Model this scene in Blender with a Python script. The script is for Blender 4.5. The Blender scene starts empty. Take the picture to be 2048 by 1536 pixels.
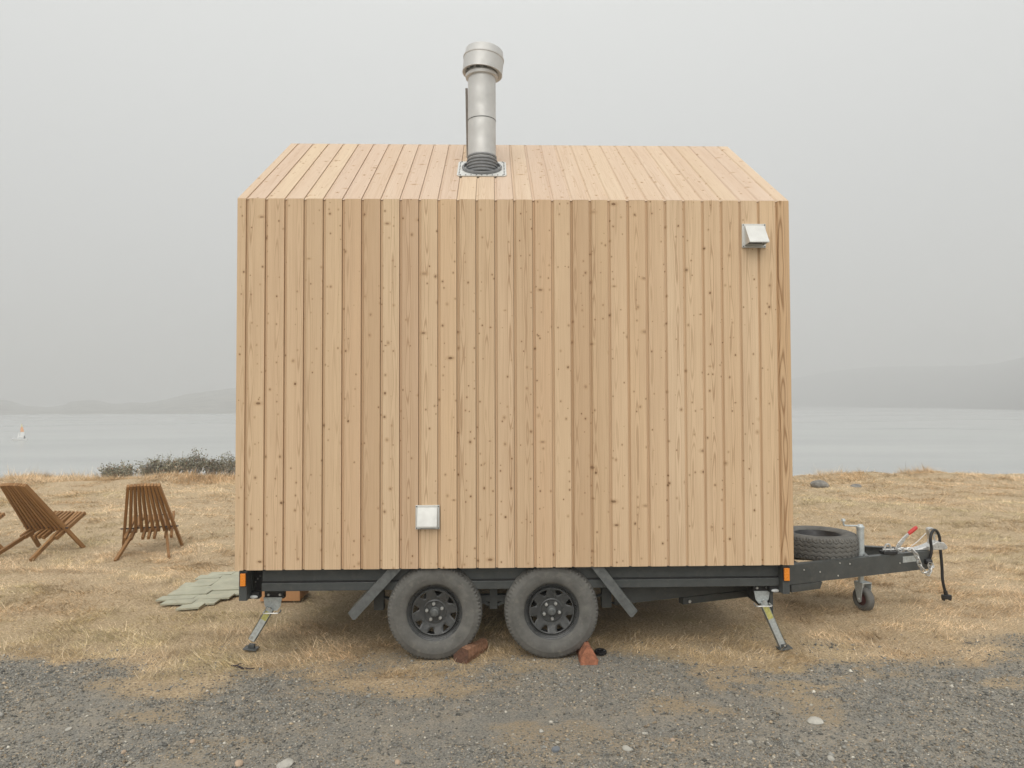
import bpy, bmesh, math, random
import numpy as np
from mathutils import Vector, Matrix
R = math.radians
random.seed(7)
rng = np.random.default_rng(11)
scene = bpy.context.scene
col = scene.collection

# ------------------------------------------------------------------ camera
F = 1365.0                                   # focal length in photo pixels (2048 wide)
CAM = Vector((-0.164, -4.796, 1.805))
_y, _p, _r = R(1.55), R(1.57), R(-0.19)
_rt = Vector((math.cos(_y), -math.sin(_y), 0))
_up = Vector((-math.sin(_p)*math.sin(_y), -math.sin(_p)*math.cos(_y), math.cos(_p)))
FWD = Vector((math.cos(_p)*math.sin(_y), math.cos(_p)*math.cos(_y), math.sin(_p)))
RIGHT = _rt*math.cos(_r) + _up*math.sin(_r)
UP = _up*math.cos(_r) - _rt*math.sin(_r)
cam = bpy.data.cameras.new('camera')
cam.sensor_width = 36.0
cam.lens = 36.0*F/2048.0
cam.clip_start = 0.05
cam.clip_end = 6000
camo = bpy.data.objects.new('camera', cam)
m = Matrix((RIGHT, UP, -FWD)).transposed().to_4x4()
m.translation = CAM
camo.matrix_world = m
col.objects.link(camo)
scene.camera = camo

# ------------------------------------------------------------------ sky, sun, exposure
SUN_EL, SUN_AZ = 41.0, 192.0                 # sun behind the fog, behind and left of the camera
w = bpy.data.worlds.new('World')
scene.world = w
w.use_nodes = True
nt = w.node_tree
nt.nodes.clear()
wo = nt.nodes.new('ShaderNodeOutputWorld')
bg = nt.nodes.new('ShaderNodeBackground')
bg.inputs['Strength'].default_value = 0.1
sky = nt.nodes.new('ShaderNodeTexSky')
sky.sky_type = 'NISHITA'
sky.sun_disc = False
sky.sun_elevation = R(SUN_EL)
sky.sun_rotation = R(SUN_AZ)
sky.dust_density = 6.0
tcw = nt.nodes.new('ShaderNodeTexCoord')
sepw = nt.nodes.new('ShaderNodeSeparateXYZ')
nt.links.new(tcw.outputs['Generated'], sepw.inputs[0])
rampw = nt.nodes.new('ShaderNodeValToRGB')   # overcast: evenly brighter towards the zenith
rampw.color_ramp.elements[0].position = 0.0
rampw.color_ramp.elements[0].color = (0.412, 0.415, 0.410, 1)
rampw.color_ramp.elements[1].position = 1.0
rampw.color_ramp.elements[1].color = (1.18, 1.18, 1.165, 1)
e_ = rampw.color_ramp.elements.new(0.5); e_.color = (0.605, 0.612, 0.598, 1)
nt.links.new(sepw.outputs[2], rampw.inputs[0])
sclw = nt.nodes.new('ShaderNodeMix'); sclw.data_type = 'RGBA'; sclw.blend_type = 'MULTIPLY'
sclw.inputs[0].default_value = 1.0
nt.links.new(rampw.outputs[0], sclw.inputs[6])
sclw.inputs[7].default_value = (10.2, 10.2, 10.2, 1)
mixw = nt.nodes.new('ShaderNodeMix'); mixw.data_type = 'RGBA'
mixw.inputs[0].default_value = 0.93          # the cloud deck covers nearly all of the clear sky
nt.links.new(sky.outputs[0], mixw.inputs[6])
nt.links.new(sclw.outputs[2], mixw.inputs[7])
nt.links.new(mixw.outputs[2], bg.inputs['Color'])
nt.links.new(bg.outputs[0], wo.inputs['Surface'])

sl = bpy.data.lights.new('sun', 'SUN')
sl.energy = 1.5
sl.angle = R(60)
sl.color = (1.0, 0.97, 0.92)
slo = bpy.data.objects.new('sun', sl)
sd = Vector((math.sin(R(SUN_AZ))*math.cos(R(SUN_EL)), math.cos(R(SUN_AZ))*math.cos(R(SUN_EL)), math.sin(R(SUN_EL))))
slo.rotation_euler = sd.to_track_quat('Z', 'Y').to_euler()
slo.location = (-3, -8, 12)
col.objects.link(slo)

vs = scene.view_settings
vs.view_transform = 'Standard'
vs.look = 'None'
vs.exposure = 0.53
vs.gamma = 1.0
scene.cycles.use_denoising = True
scene.cycles.max_bounces = 6
scene.cycles.diffuse_bounces = 3
scene.cycles.glossy_bounces = 2
scene.cycles.transmission_bounces = 2
scene.cycles.volume_bounces = 1

# ------------------------------------------------------------------ helpers
def ray(x, y):
    return RIGHT*((x-1024)/F) - UP*((y-768)/F) + FWD
def px(x, y, Y):                             # photo pixel -> point at depth plane Y
    d = ray(x, y)
    return CAM + d*((Y-CAM.y)/d.y)
def pz(x, y, z=0.0):                         # photo pixel -> point at height z
    d = ray(x, y)
    return CAM + d*((z-CAM.z)/d.z)
def pp(x, y, p0, n):                         # photo pixel -> point on a plane
    d = ray(x, y)
    return CAM + d*((Vector(p0)-CAM).dot(n)/d.dot(n))

class MB:
    def __init__(s):
        s.v, s.f, s.mi = [], [], []
    def add(s, vs, fs):
        o = len(s.v)
        s.v += [tuple(a) for a in vs]
        s.f += [tuple(i+o for i in f) for f in fs]
        return s
    def box(s, a, b):
        (x0, y0, z0), (x1, y1, z1) = a, b
        x0, x1 = min(x0, x1), max(x0, x1); y0, y1 = min(y0, y1), max(y0, y1); z0, z1 = min(z0, z1), max(z0, z1)
        return s.add([(x0,y0,z0),(x1,y0,z0),(x1,y1,z0),(x0,y1,z0),(x0,y0,z1),(x1,y0,z1),(x1,y1,z1),(x0,y1,z1)],
                     [(3,2,1,0),(4,5,6,7),(0,1,5,4),(1,2,6,5),(2,3,7,6),(3,0,4,7)])
    def bar(s, p0, p1, wid, thk, side=(0, 1, 0)):   # rectangular bar from p0 to p1; 'side' is the direction of wid
        p0, p1 = Vector(p0), Vector(p1)
        d = (p1-p0).normalized()
        sd = Vector(side); sd = (sd - d*sd.dot(d)).normalized()
        n = d.cross(sd)
        q = []
        for p in (p0, p1):
            for a, b in ((-1,-1),(1,-1),(1,1),(-1,1)):
                q.append(p + sd*(a*wid/2) + n*(b*thk/2))
        return s.add(q, [(3,2,1,0),(4,5,6,7),(0,1,5,4),(1,2,6,5),(2,3,7,6),(3,0,4,7)])
    def prism(s, poly, d):                          # polygon (3d points) swept by d
        n = len(poly); d = Vector(d)
        vs = [Vector(p) for p in poly] + [Vector(p)+d for p in poly]
        fs = [tuple(range(n-1, -1, -1)), tuple(range(n, 2*n))]
        fs += [(i, (i+1) % n, n+(i+1) % n, n+i) for i in range(n)]
        return s.add(vs, fs)
    def cyl(s, p0, p1, r0, r1=None, n=16, caps=True):
        r1 = r0 if r1 is None else r1
        p0, p1 = Vector(p0), Vector(p1)
        d = (p1-p0).normalized()
        a = d.orthogonal().normalized(); b = d.cross(a)
        vs = []
        for p, r in ((p0, r0), (p1, r1)):
            for i in range(n):
                t = 2*math.pi*i/n
                vs.append(p + a*(r*math.cos(t)) + b*(r*math.sin(t)))
        fs = [(i, (i+1) % n, n+(i+1) % n, n+i) for i in range(n)]
        if caps:
            fs += [tuple(range(n-1, -1, -1)), tuple(range(n, 2*n))]
        return s.add(vs, fs)
    def lathe(s, prof, axis='Z', n=48, o=(0, 0, 0), closed=False):   # prof: (along, radius)
        o = Vector(o); k = len(prof); vs = []
        for i in range(n):
            t = 2*math.pi*i/n
            for h, r in prof:
                if axis == 'Z': vs.append(o+Vector((r*math.cos(t), r*math.sin(t), h)))
                elif axis == 'Y': vs.append(o+Vector((r*math.cos(t), h, r*math.sin(t))))
                else: vs.append(o+Vector((h, r*math.cos(t), r*math.sin(t))))
        fs = []
        kk = k if closed else k-1
        for i in range(n):
            j = (i+1) % n
            for a in range(kk):
                b = (a+1) % k
                fs.append((i*k+a, j*k+a, j*k+b, i*k+b))
        return s.add(vs, fs)
    def tube(s, pts, r, n=8, closed=False, caps=True):
        pts = [Vector(p) for p in pts]; k = len(pts); vs = []
        prev = None
        for i, p in enumerate(pts):
            if closed: d = pts[(i+1) % k]-pts[i-1]
            else: d = pts[min(i+1, k-1)]-pts[max(i-1, 0)]
            d.normalize()
            a = (prev - d*prev.dot(d)) if prev is not None else d.orthogonal()
            a.normalize(); prev = a
            b = d.cross(a)
            rr = r[i] if isinstance(r, (list, tuple)) else r
            for j in range(n):
                t = 2*math.pi*j/n
                vs.append(p + a*(rr*math.cos(t)) + b*(rr*math.sin(t)))
        fs = []
        for i in range(k if closed else k-1):
            i2 = (i+1) % k
            for j in range(n):
                j2 = (j+1) % n
                fs.append((i*n+j, i*n+j2, i2*n+j2, i2*n+j))
        if not closed and caps:
            fs += [tuple(range(n-1, -1, -1)), tuple(range((k-1)*n, k*n))]
        return s.add(vs, fs)
    def mesh(s, name, mat, smooth=None, bevel=0):
        me = bpy.data.meshes.new(name)
        me.from_pydata(s.v, [], s.f)
        me.validate()
        bm = bmesh.new(); bm.from_mesh(me)
        bmesh.ops.recalc_face_normals(bm, faces=bm.faces)
        bm.to_mesh(me); bm.free()
        if mat: me.materials.append(mat)
        if smooth:
            me.shade_smooth()
            me.set_sharp_from_angle(angle=R(smooth))
        return me
    def build(s, name, mat, parent=None, smooth=None, bevel=0):
        return link(name, s.mesh(name, mat, smooth), parent, bevel)

def link(name, me, parent=None, bevel=0, loc=None):
    o = bpy.data.objects.new(name, me)
    col.objects.link(o)
    if parent is not None:
        o.parent = parent
        o.matrix_parent_inverse = Matrix.Translation(-Vector(parent.get('_o', (0, 0, 0)))) if parent.parent is None and '_o' in parent else Matrix()
    if loc is not None: o.location = loc
    if bevel:
        b = o.modifiers.new('bevel', 'BEVEL'); b.width = bevel; b.segments = 2; b.limit_method = 'ANGLE'
    return o
def thing(name, label, cat, loc=(0, 0, 0), group=None):
    """An Empty at the thing's base; its parts are written in world coordinates."""
    o = bpy.data.objects.new(name, None); col.objects.link(o)
    o.empty_display_size = 0.2
    o.location = loc
    o['_o'] = tuple(loc)
    return tag(o, label, cat, group)
def tag(o, label, cat, group=None, kind=None):
    if label: o['label'] = label
    if cat: o['category'] = cat
    if group: o['group'] = group
    if kind: o['kind'] = kind
    return o

def _h(ix, iy, s):
    n = (ix*374761393 + iy*668265263 + s*982451653) & 0xffffffff
    n = ((n ^ (n >> 13))*1274126177) & 0xffffffff
    return ((n ^ (n >> 16)) & 0xffff)/65535.0
def vnoise(x, y, s=0):
    x = np.asarray(x, dtype=np.float64); y = np.asarray(y, dtype=np.float64)
    ix = np.floor(x).astype(np.int64); iy = np.floor(y).astype(np.int64)
    fx = x-ix; fy = y-iy
    fx = fx*fx*(3-2*fx); fy = fy*fy*(3-2*fy)
    a = _h(ix, iy, s); b = _h(ix+1, iy, s); c = _h(ix, iy+1, s); d = _h(ix+1, iy+1, s)
    return (a*(1-fx)+b*fx)*(1-fy) + (c*(1-fx)+d*fx)*fy
def fbm(x, y, s=0, o=4):
    t = 0; a = 0.5; x = np.asarray(x)*1.0; y = np.asarray(y)*1.0; n = 0
    for i in range(o):
        t = t + a*vnoise(x*2**i+i*17.3, y*2**i-i*9.1, s+i); n += a; a *= 0.5
    return t/n
def sstep(a, b, x):
    t = np.clip((np.asarray(x, dtype=np.float64)-a)/(b-a), 0, 1)
    return t*t*(3-2*t)

# ------------------------------------------------------------------ materials
class NT:
    def __init__(s, name):
        s.m = bpy.data.materials.new(name); s.m.use_nodes = True
        s.t = s.m.node_tree; s.b = s.t.nodes['Principled BSDF']
        s.out = [n for n in s.t.nodes if n.type == 'OUTPUT_MATERIAL'][0]
    def n(s, typ, **kw):
        nd = s.t.nodes.new('ShaderNode'+typ)
        for k, v in kw.items(): setattr(nd, k, v)
        return nd
    def set(s, inp, val):
        if isinstance(val, bpy.types.NodeSocket): s.t.links.new(val, inp)
        elif val is not None: inp.default_value = val
    def math(s, op, a, b=None, c=None, clamp=False):
        nd = s.n('Math', operation=op); nd.use_clamp = clamp
        s.set(nd.inputs[0], a)
        if b is not None: s.set(nd.inputs[1], b)
        if c is not None: s.set(nd.inputs[2], c)
        return nd.outputs[0]
    def mapr(s, v, a, b, c=0.0, d=1.0, smooth=True):
        nd = s.n('MapRange'); nd.interpolation_type = 'SMOOTHSTEP' if smooth else 'LINEAR'
        s.set(nd.inputs[0], v)
        for i, q in enumerate((a, b, c, d)): s.set(nd.inputs[i+1], q)
        return nd.outputs[0]
    def mix(s, f, a, b, mode='MIX'):
        nd = s.n('Mix', data_type='RGBA', blend_type=mode)
        s.set(nd.inputs[0], f)
        s.set(nd.inputs[6], a if isinstance(a, bpy.types.NodeSocket) else (*a, 1))
        s.set(nd.inputs[7], b if isinstance(b, bpy.types.NodeSocket) else (*b, 1))
        return nd.outputs[2]
    def comb(s, x, y, z):
        nd = s.n('CombineXYZ')
        for i, q in enumerate((x, y, z)): s.set(nd.inputs[i], q)
        return nd.outputs[0]
    def noise(s, vec, scale, detail=3, rough=0.5, dim='3D'):
        nd = s.n('TexNoise', noise_dimensions=dim)
        s.set(nd.inputs['Vector'], vec)
        nd.inputs['Scale'].default_value = scale; nd.inputs['Detail'].default_value = detail
        nd.inputs['Roughness'].default_value = rough
        return nd.outputs[0]
    def ramp(s, f, stops, interp='LINEAR'):
        nd = s.n('ValToRGB'); cr = nd.color_ramp; cr.interpolation = interp
        while len(cr.elements) < len(stops): cr.elements.new(0.5)
        for e, (p, c) in zip(cr.elements, stops):
            e.position = p; e.color = (*c, 1)
        s.set(nd.inputs[0], f)
        return nd.outputs[0]
    def obj(s): return s.n('TexCoord').outputs['Object']
    def bump(s, h, strength=0.3, dist=0.01):
        nd = s.n('Bump'); nd.inputs['Strength'].default_value = strength; nd.inputs['Distance'].default_value = dist
        s.set(nd.inputs['Height'], h)
        s.t.links.new(nd.outputs[0], s.b.inputs['Normal'])
    def fin(s, color, rough=0.6, metal=0.0, spec=None):
        s.set(s.b.inputs['Base Color'], color if isinstance(color, bpy.types.NodeSocket) else (*color, 1))
        s.set(s.b.inputs['Roughness'], rough); s.set(s.b.inputs['Metallic'], metal)
        if spec is not None: s.b.inputs['Specular IOR Level'].default_value = spec
        return s.m

def simple(name, c, rough=0.6, metal=0.0, var=0.25, scale=14, bump=0.0, dust=None, spec=None):
    t = NT(name); v = t.obj()
    n = t.noise(v, scale, 5, 0.6)
    a = tuple(x*(1-var) for x in c); b = tuple(min(1, x*(1+var)) for x in c)
    c2 = t.ramp(n, [(0.3, a), (0.7, b)])
    if dust:
        d = t.mapr(t.noise(v, scale*2.6, 6, 0.7), 0.5, 0.75)
        c2 = t.mix(t.math('MULTIPLY', d, dust[1]), c2, dust[0])
    if bump: t.bump(t.noise(v, scale*8, 4, 0.6), bump, 0.004)
    rr = t.mapr(t.noise(v, scale*1.7, 3), 0.3, 0.7, max(0.05, rough-0.12), min(1, rough+0.1))
    return t.fin(c2, rr, metal, spec)

def wood(name, stops, ring=0.5, knots=True, dark=(0.16, 0.085, 0.04), rough=0.72, ringcol=(0.34, 0.20, 0.105), drift=(0.575, 0.41, 0.262), ringk=2600.0):
    """Planed softwood: local x across the board, local z along it; every board gets its own grain and knots."""
    t = NT(name)
    sp = t.n('SeparateXYZ'); t.t.links.new(t.obj(), sp.inputs[0])
    x, y, z = sp.outputs
    rnd = t.n('ObjectInfo').outputs['Random']
    off = t.math('MULTIPLY', rnd, 137.0)
    r2 = t.math('FRACT', t.math('MULTIPLY', rnd, 57.31))
    r3 = t.math('FRACT', t.math('MULTIPLY', rnd, 931.7))
    zo = t.math('ADD', z, off)
    base = t.ramp(rnd, stops)
    # long tonal drift along the board
    n1 = t.noise(t.comb(t.math('MULTIPLY', x, 7.0), off, t.math('MULTIPLY', zo, 0.9)), 1.0, 3)
    base = t.mix(t.mapr(n1, 0.3, 0.75, 0.0, 0.55), base, drift)
    # fine straight grain
    n2 = t.noise(t.comb(t.math('MULTIPLY', x, 210.0), off, t.math('MULTIPLY', zo, 2.5)), 1.0, 2, 0.6)
    base = t.mix(t.mapr(n2, 0.45, 0.78, 0.0, 0.30), base, ringcol)
    # flat-sawn cathedral figure
    nz = t.noise(t.comb(off, 3.1, t.math('MULTIPLY', zo, 1.1)), 1.0, 2)
    wob = t.noise(t.comb(7.7, off, t.math('MULTIPLY', zo, 1.9)), 1.0, 2)
    x0 = t.math('MULTIPLY_ADD', r2, 0.07, 0.035)
    q = t.math('SUBTRACT', t.math('SUBTRACT', x, x0), t.math('MULTIPLY_ADD', wob, 0.05, -0.025))
    fq = t.math('ADD', t.math('MULTIPLY', t.math('MULTIPLY', q, q), ringk), t.math('MULTIPLY', nz, 9.0))
    rg = t.math('POWER', t.math('MULTIPLY_ADD', t.math('SINE', t.math('MULTIPLY', fq, 6.2832)), 0.5, 0.5), 4.0)
    near = t.mapr(t.math('ABSOLUTE', q), 0.012, 0.05, 1.0, 0.12)
    amt = t.math('MULTIPLY', t.math('MULTIPLY', rg, near), t.math('MULTIPLY_ADD', r3, ring, ring*0.35))
    base = t.mix(amt, base, ringcol)
    if knots:
        for sc, thr, rad, sd, zst in ((7.0, 0.44, 0.052, 0.0, 0.85), (14.0, 0.68, 0.064, 5.3, 0.8), (4.2, 0.86, 0.070, 9.1, 1.8)):
            vo = t.n('TexVoronoi', voronoi_dimensions='2D')
            t.set(vo.inputs['Vector'], t.comb(t.math('ADD', x, t.math('ADD', off, sd)), t.math('MULTIPLY', zo, zst), 0.0))
            vo.inputs['Scale'].default_value = sc
            cs = t.n('SeparateColor'); t.t.links.new(vo.outputs['Color'], cs.inputs[0])
            on = t.math('GREATER_THAN', cs.outputs[0], thr)
            rr = t.math('MULTIPLY_ADD', cs.outputs[1], rad, rad*0.35)
            dn = t.math('ADD', vo.outputs['Distance'], t.math('MULTIPLY_ADD', t.noise(t.comb(x, off, zo), 160.0, 2), 0.05, -0.025))
            halo = t.math('MULTIPLY', t.mapr(dn, rr, t.math('MULTIPLY', rr, 2.3), 0.45, 0.0), on)
            core = t.math('MULTIPLY', t.mapr(dn, t.math('MULTIPLY', rr, 0.55), rr, 1.0, 0.0), on)
            core = t.math('MULTIPLY', core, t.math('MULTIPLY_ADD', cs.outputs[2], 0.70, 0.26))
            base = t.mix(halo, base, (0.46, 0.29, 0.16))
            base = t.mix(core, base, dark)
    t.bump(n2, 0.15, 0.002)
    return t.fin(base, rough, 0.0, 0.25)

LARCH = [(0.0, (0.56, 0.39, 0.24)), (0.15, (0.71, 0.545, 0.36)), (0.3, (0.63, 0.44, 0.275)), (0.45, (0.71, 0.52, 0.325)), (0.6, (0.575, 0.405, 0.265)), (0.75, (0.70, 0.525, 0.345)), (0.88, (0.61, 0.435, 0.265)), (1.0, (0.70, 0.53, 0.355))]
M = {}
M['larch'] = wood('larch_cladding', LARCH)
M['larch_roof'] = wood('larch_roof_weathered', [(0.0, (0.60, 0.465, 0.325)), (0.2, (0.585, 0.455, 0.355)), (0.4, (0.62, 0.49, 0.34)), (0.6, (0.565, 0.43, 0.32)), (0.8, (0.60, 0.475, 0.375)), (1.0, (0.63, 0.49, 0.335))], ring=0.22, drift=(0.55, 0.405, 0.285))
M['larch_corner'] = wood('larch_corner_grain', [(0, (0.60, 0.40, 0.225)), (1, (0.60, 0.40, 0.225))], ring=1.5, knots=False, ringk=1500.0, ringcol=(0.27, 0.145, 0.065))
M['membrane'] = simple('black_membrane', (0.025, 0.022, 0.02), 0.8)
M['frame'] = simple('dark_grey_powder_coat', (0.062, 0.068, 0.067), 0.5, 0.0, 0.15, 9, 0.08, ((0.13, 0.125, 0.105), 0.35))
M['black'] = simple('black_plastic', (0.016, 0.016, 0.017), 0.5)
M['guard'] = simple('scuffed_steel_plate', (0.12, 0.127, 0.125), 0.5, 0.2, 0.25, 25, 0.1, ((0.2, 0.19, 0.17), 0.5))
M['galv'] = simple('galvanised_steel', (0.52, 0.56, 0.56), 0.45, 0.45, 0.18, 60)
M['zinc'] = simple('bright_zinc', (0.62, 0.62, 0.60), 0.38, 0.7, 0.18, 40)
M['steel'] = simple('brushed_stainless', (0.56, 0.557, 0.54), 0.55, 0.4, 0.08, 6)
M['steel_pale'] = simple('stainless_vent', (0.62, 0.62, 0.59), 0.5, 0.35, 0.06, 12)
M['stay'] = simple('weathered_stay', (0.20, 0.175, 0.15), 0.7)
M['boot'] = simple('grey_silicone', (0.20, 0.205, 0.21), 0.55, 0, 0.15, 30)
M['tyre'] = simple('dusty_rubber', (0.128, 0.125, 0.115), 0.85, 0.0, 0.26, 10, 0.15, ((0.22, 0.205, 0.175), 0.5), 0.3)
M['rim'] = simple('black_steel_rim', (0.050, 0.052, 0.052), 0.34, 0.0, 0.2, 12, 0.0, ((0.13, 0.125, 0.11), 0.45))
M['amber'] = simple('amber_lens', (0.75, 0.24, 0.025), 0.3, 0, 0.08, 60)
M['red'] = simple('red_plastic', (0.55, 0.045, 0.035), 0.4, 0, 0.1, 30)
M['clear'] = simple('clear_lens', (0.55, 0.57, 0.56), 0.25, 0, 0.1, 60)
M['yellow'] = simple('faded_yellow_label', (0.50, 0.48, 0.16), 0.6, 0, 0.2, 60)
M['white'] = simple('white_paint', (0.74, 0.74, 0.72), 0.5, 0, 0.05, 5)
M['orange'] = simple('orange_cloth', (0.78, 0.36, 0.14), 0.7, 0, 0.05, 5)
M['chair'] = wood('oiled_acacia', [(0, (0.29, 0.155, 0.06)), (0.5, (0.37, 0.205, 0.085)), (1, (0.24, 0.13, 0.052))], ring=0.5, knots=False, ringcol=(0.10, 0.05, 0.02), rough=0.6, drift=(0.20, 0.10, 0.04))
M['timber'] = wood('orange_timber', [(0, (0.50, 0.27, 0.13)), (1, (0.52, 0.29, 0.14))], ring=0.3, knots=False, drift=(0.44, 0.23, 0.11))
M['chock'] = simple('red_split_wood', (0.36, 0.145, 0.08), 0.8, 0, 0.4, 26, 0.8, ((0.15, 0.055, 0.03), 0.75))
M['chock_dark'] = simple('brown_split_wood', (0.27, 0.14, 0.08), 0.8, 0, 0.4, 26, 0.8, ((0.09, 0.042, 0.027), 0.8))
M['chock_end'] = simple('dark_end_grain', (0.12, 0.06, 0.038), 0.85, 0, 0.4, 40, 0.5)
M['twig'] = simple('dark_twig', (0.045, 0.035, 0.04), 0.8)
M['matpanel'] = simple('grey_green_board', (0.375, 0.375, 0.285), 0.8, 0, 0.14, 7, 0.2, ((0.47, 0.42, 0.305), 0.6))
M['rock'] = simple('grey_rock', (0.19, 0.18, 0.16), 0.85, 0, 0.45, 9, 0.6)

def attr_mat(name, rough=0.8, noise_amt=0.0, scale=20, spec=0.2, trans=False):
    t = NT(name)
    a = t.n('Attribute', attribute_name='tint')
    c = a.outputs['Color']
    if noise_amt:
        n = t.noise(t.obj(), scale, 3)
        c = t.mix(t.mapr(n, 0.3, 0.7, 0, noise_amt), c, (0.02, 0.02, 0.02))
    m_ = t.fin(c, rough, 0.0, spec)
    return m_
M['grass'] = attr_mat('dry_grass_blades')
M['stones'] = attr_mat('gravel_stones', 0.85)
M['leaves'] = attr_mat('shrub_leaves', 0.7)

# ------------------------------------------------------------------ ground
def grassy(x, y):
    """1 on the dry lawn, 0 on the gravel drive; ragged edge just in front of the wheels."""
    x = np.asarray(x, dtype=np.float64); y = np.asarray(y, dtype=np.float64)
    edge = -0.02 + 0.10*sstep(1.2, 2.6, x) + 0.05*np.sin(x*1.3+0.6) + 0.12*sstep(-1.8, -3.0, x)*0
    e = y - edge + (fbm(x*1.3, y*2.2, 3, 5)-0.5)*1.5
    g = sstep(-0.30, 0.22, e)
    patch = sstep(0.54, 0.70, fbm(x*2.3+40, y*4.2, 21, 5))*(0.30+0.38*sstep(-1.5, -0.3, y))
    return np.clip(np.maximum(g, patch), 0, 1)
def height(x, y):
    x = np.asarray(x, dtype=np.float64); y = np.asarray(y, dtype=np.float64)
    far = sstep(0.5, 3.0, y)
    h = (fbm(x*0.45, y*0.45, 5, 3)-0.5)*0.16*sstep(2.5, 6, y) + (fbm(x*1.9, y*2.6, 8, 4)-0.5)*0.10*far
    h = h + (fbm(x*0.9, 3.3+y*0.2, 31, 2)-0.5)*0.30*sstep(8, 11.5, y)
    h = h + (fbm(x*7, y*7, 12, 3)-0.5)*0.022*(1-sstep(0.0, 0.3, y))*sstep(-9, -6, y)*(1-0.6*sstep(-0.3, 0.0, y))
    crest = 11.9 + (fbm(x*0.35, 0.5+x*0.0, 44, 3)-0.5)*1.2
    h = h - 7.6*sstep(0, 20, y-crest) - 0.25*sstep(-0.4, 1.6, y-crest)
    h = h - 7.6*(sstep(40, 60, np.abs(x)))*sstep(8, 12, y)
    return h

xs = np.unique(np.concatenate([np.arange(-90, -8, 1.5), np.arange(-8, -5, 0.25), np.arange(-5, 5, 0.07), np.arange(5, 12, 0.25), np.arange(12, 91, 1.5)]).round(3))
ys = np.unique(np.concatenate([np.arange(-60, -4, 2.0), np.arange(-4, -2, 0.25), np.arange(-2, 1.2, 0.05), np.arange(1.2, 14, 0.2), np.arange(14, 45, 1.2)]).round(3))
GX, GY = np.meshgrid(xs, ys)
GZ = height(GX, GY)
def grid_mesh(name, X, Y, Z):
    ny, nx = X.shape
    v = np.stack([X.ravel(), Y.ravel(), Z.ravel()], 1)
    i = np.arange(nx-1)[None, :] + np.arange(ny-1)[:, None]*nx
    f = np.stack([i, i+1, i+1+nx, i+nx], -1).reshape(-1, 4)
    return fast_mesh(name, v, f)
def fast_mesh(name, v, f):
    me = bpy.data.meshes.new(name)
    k = f.shape[1]
    me.vertices.add(len(v)); me.vertices.foreach_set('co', np.ascontiguousarray(v, dtype=np.float32).ravel())
    me.loops.add(f.size); me.loops.foreach_set('vertex_index', np.ascontiguousarray(f, dtype=np.int32).ravel())
    me.polygons.add(len(f)); me.polygons.foreach_set('loop_start', np.arange(0, f.size, k, dtype=np.int32))
    me.update(calc_edges=True)
    return me
def point_attr(me, name, vals, typ='FLOAT'):
    a = me.attributes.new(name, typ, 'POINT')
    if typ == 'FLOAT': a.data.foreach_set('value', np.ascontiguousarray(vals, dtype=np.float32).ravel())
    else: a.data.foreach_set('color', np.ascontiguousarray(vals, dtype=np.float32).ravel())

def ground_mat():
    t = NT('ground_gravel_and_dry_turf')
    v = t.obj()
    g = t.n('Attribute', attribute_name='grassy').outputs['Fac']
    fine = t.noise(v, 95, 6, 0.75)
    mid = t.noise(v, 9, 5, 0.65)
    big = t.noise(v, 1.6, 4, 0.6)
    grit = t.ramp(fine, [(0.30, (0.060, 0.062, 0.060)), (0.45, (0.180, 0.180, 0.168)), (0.58, (0.29, 0.28, 0.245)), (0.75, (0.47, 0.445, 0.39))])
    dustc = t.ramp(fine, [(0.3, (0.19, 0.172, 0.14)), (0.5, (0.34, 0.305, 0.245)), (0.7, (0.47, 0.42, 0.34))])
    grav = t.mix(t.mapr(t.math('ADD', t.math('MULTIPLY', mid, 0.6), t.math('MULTIPLY', big, 0.5)), 0.44, 0.66, 0.12, 0.85), grit, dustc)
    sand = t.ramp(fine, [(0.3, (0.20, 0.165, 0.115)), (0.7, (0.46, 0.37, 0.25))])
    turf = t.ramp(t.noise(v, 55, 6, 0.8), [(0.36, (0.20, 0.145, 0.085)), (0.5, (0.48, 0.365, 0.23)), (0.64, (0.68, 0.545, 0.37))])
    turf = t.mix(t.mapr(big, 0.5, 0.72, 0.0, 0.45), turf, (0.36, 0.29, 0.15))
    turf = t.mix(t.mapr(t.noise(v, 6, 5, 0.7), 0.45, 0.68, 0.0, 0.45), turf, (0.34, 0.255, 0.15))
    g2 = t.math('ADD', g, t.math('MULTIPLY_ADD', t.noise(v, 60, 6, 0.85), 2.2, -1.1))
    c = t.mix(t.mapr(g2, 0.12, 0.62), grav, sand)
    c = t.mix(t.mapr(g2, 0.45, 0.95), c, turf)
    hh = t.math('ADD', fine, t.math('MULTIPLY', mid, 0.8))
    t.bump(hh, 0.7, 0.02)
    return t.fin(c, 0.9, 0.0, 0.2)
me = grid_mesh('ground', GX, GY, GZ)
point_attr(me, 'grassy', grassy(GX, GY))
me.materials.append(ground_mat()); me.shade_smooth()
ground = link('ground', me); ground['kind'] = 'structure'

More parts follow.
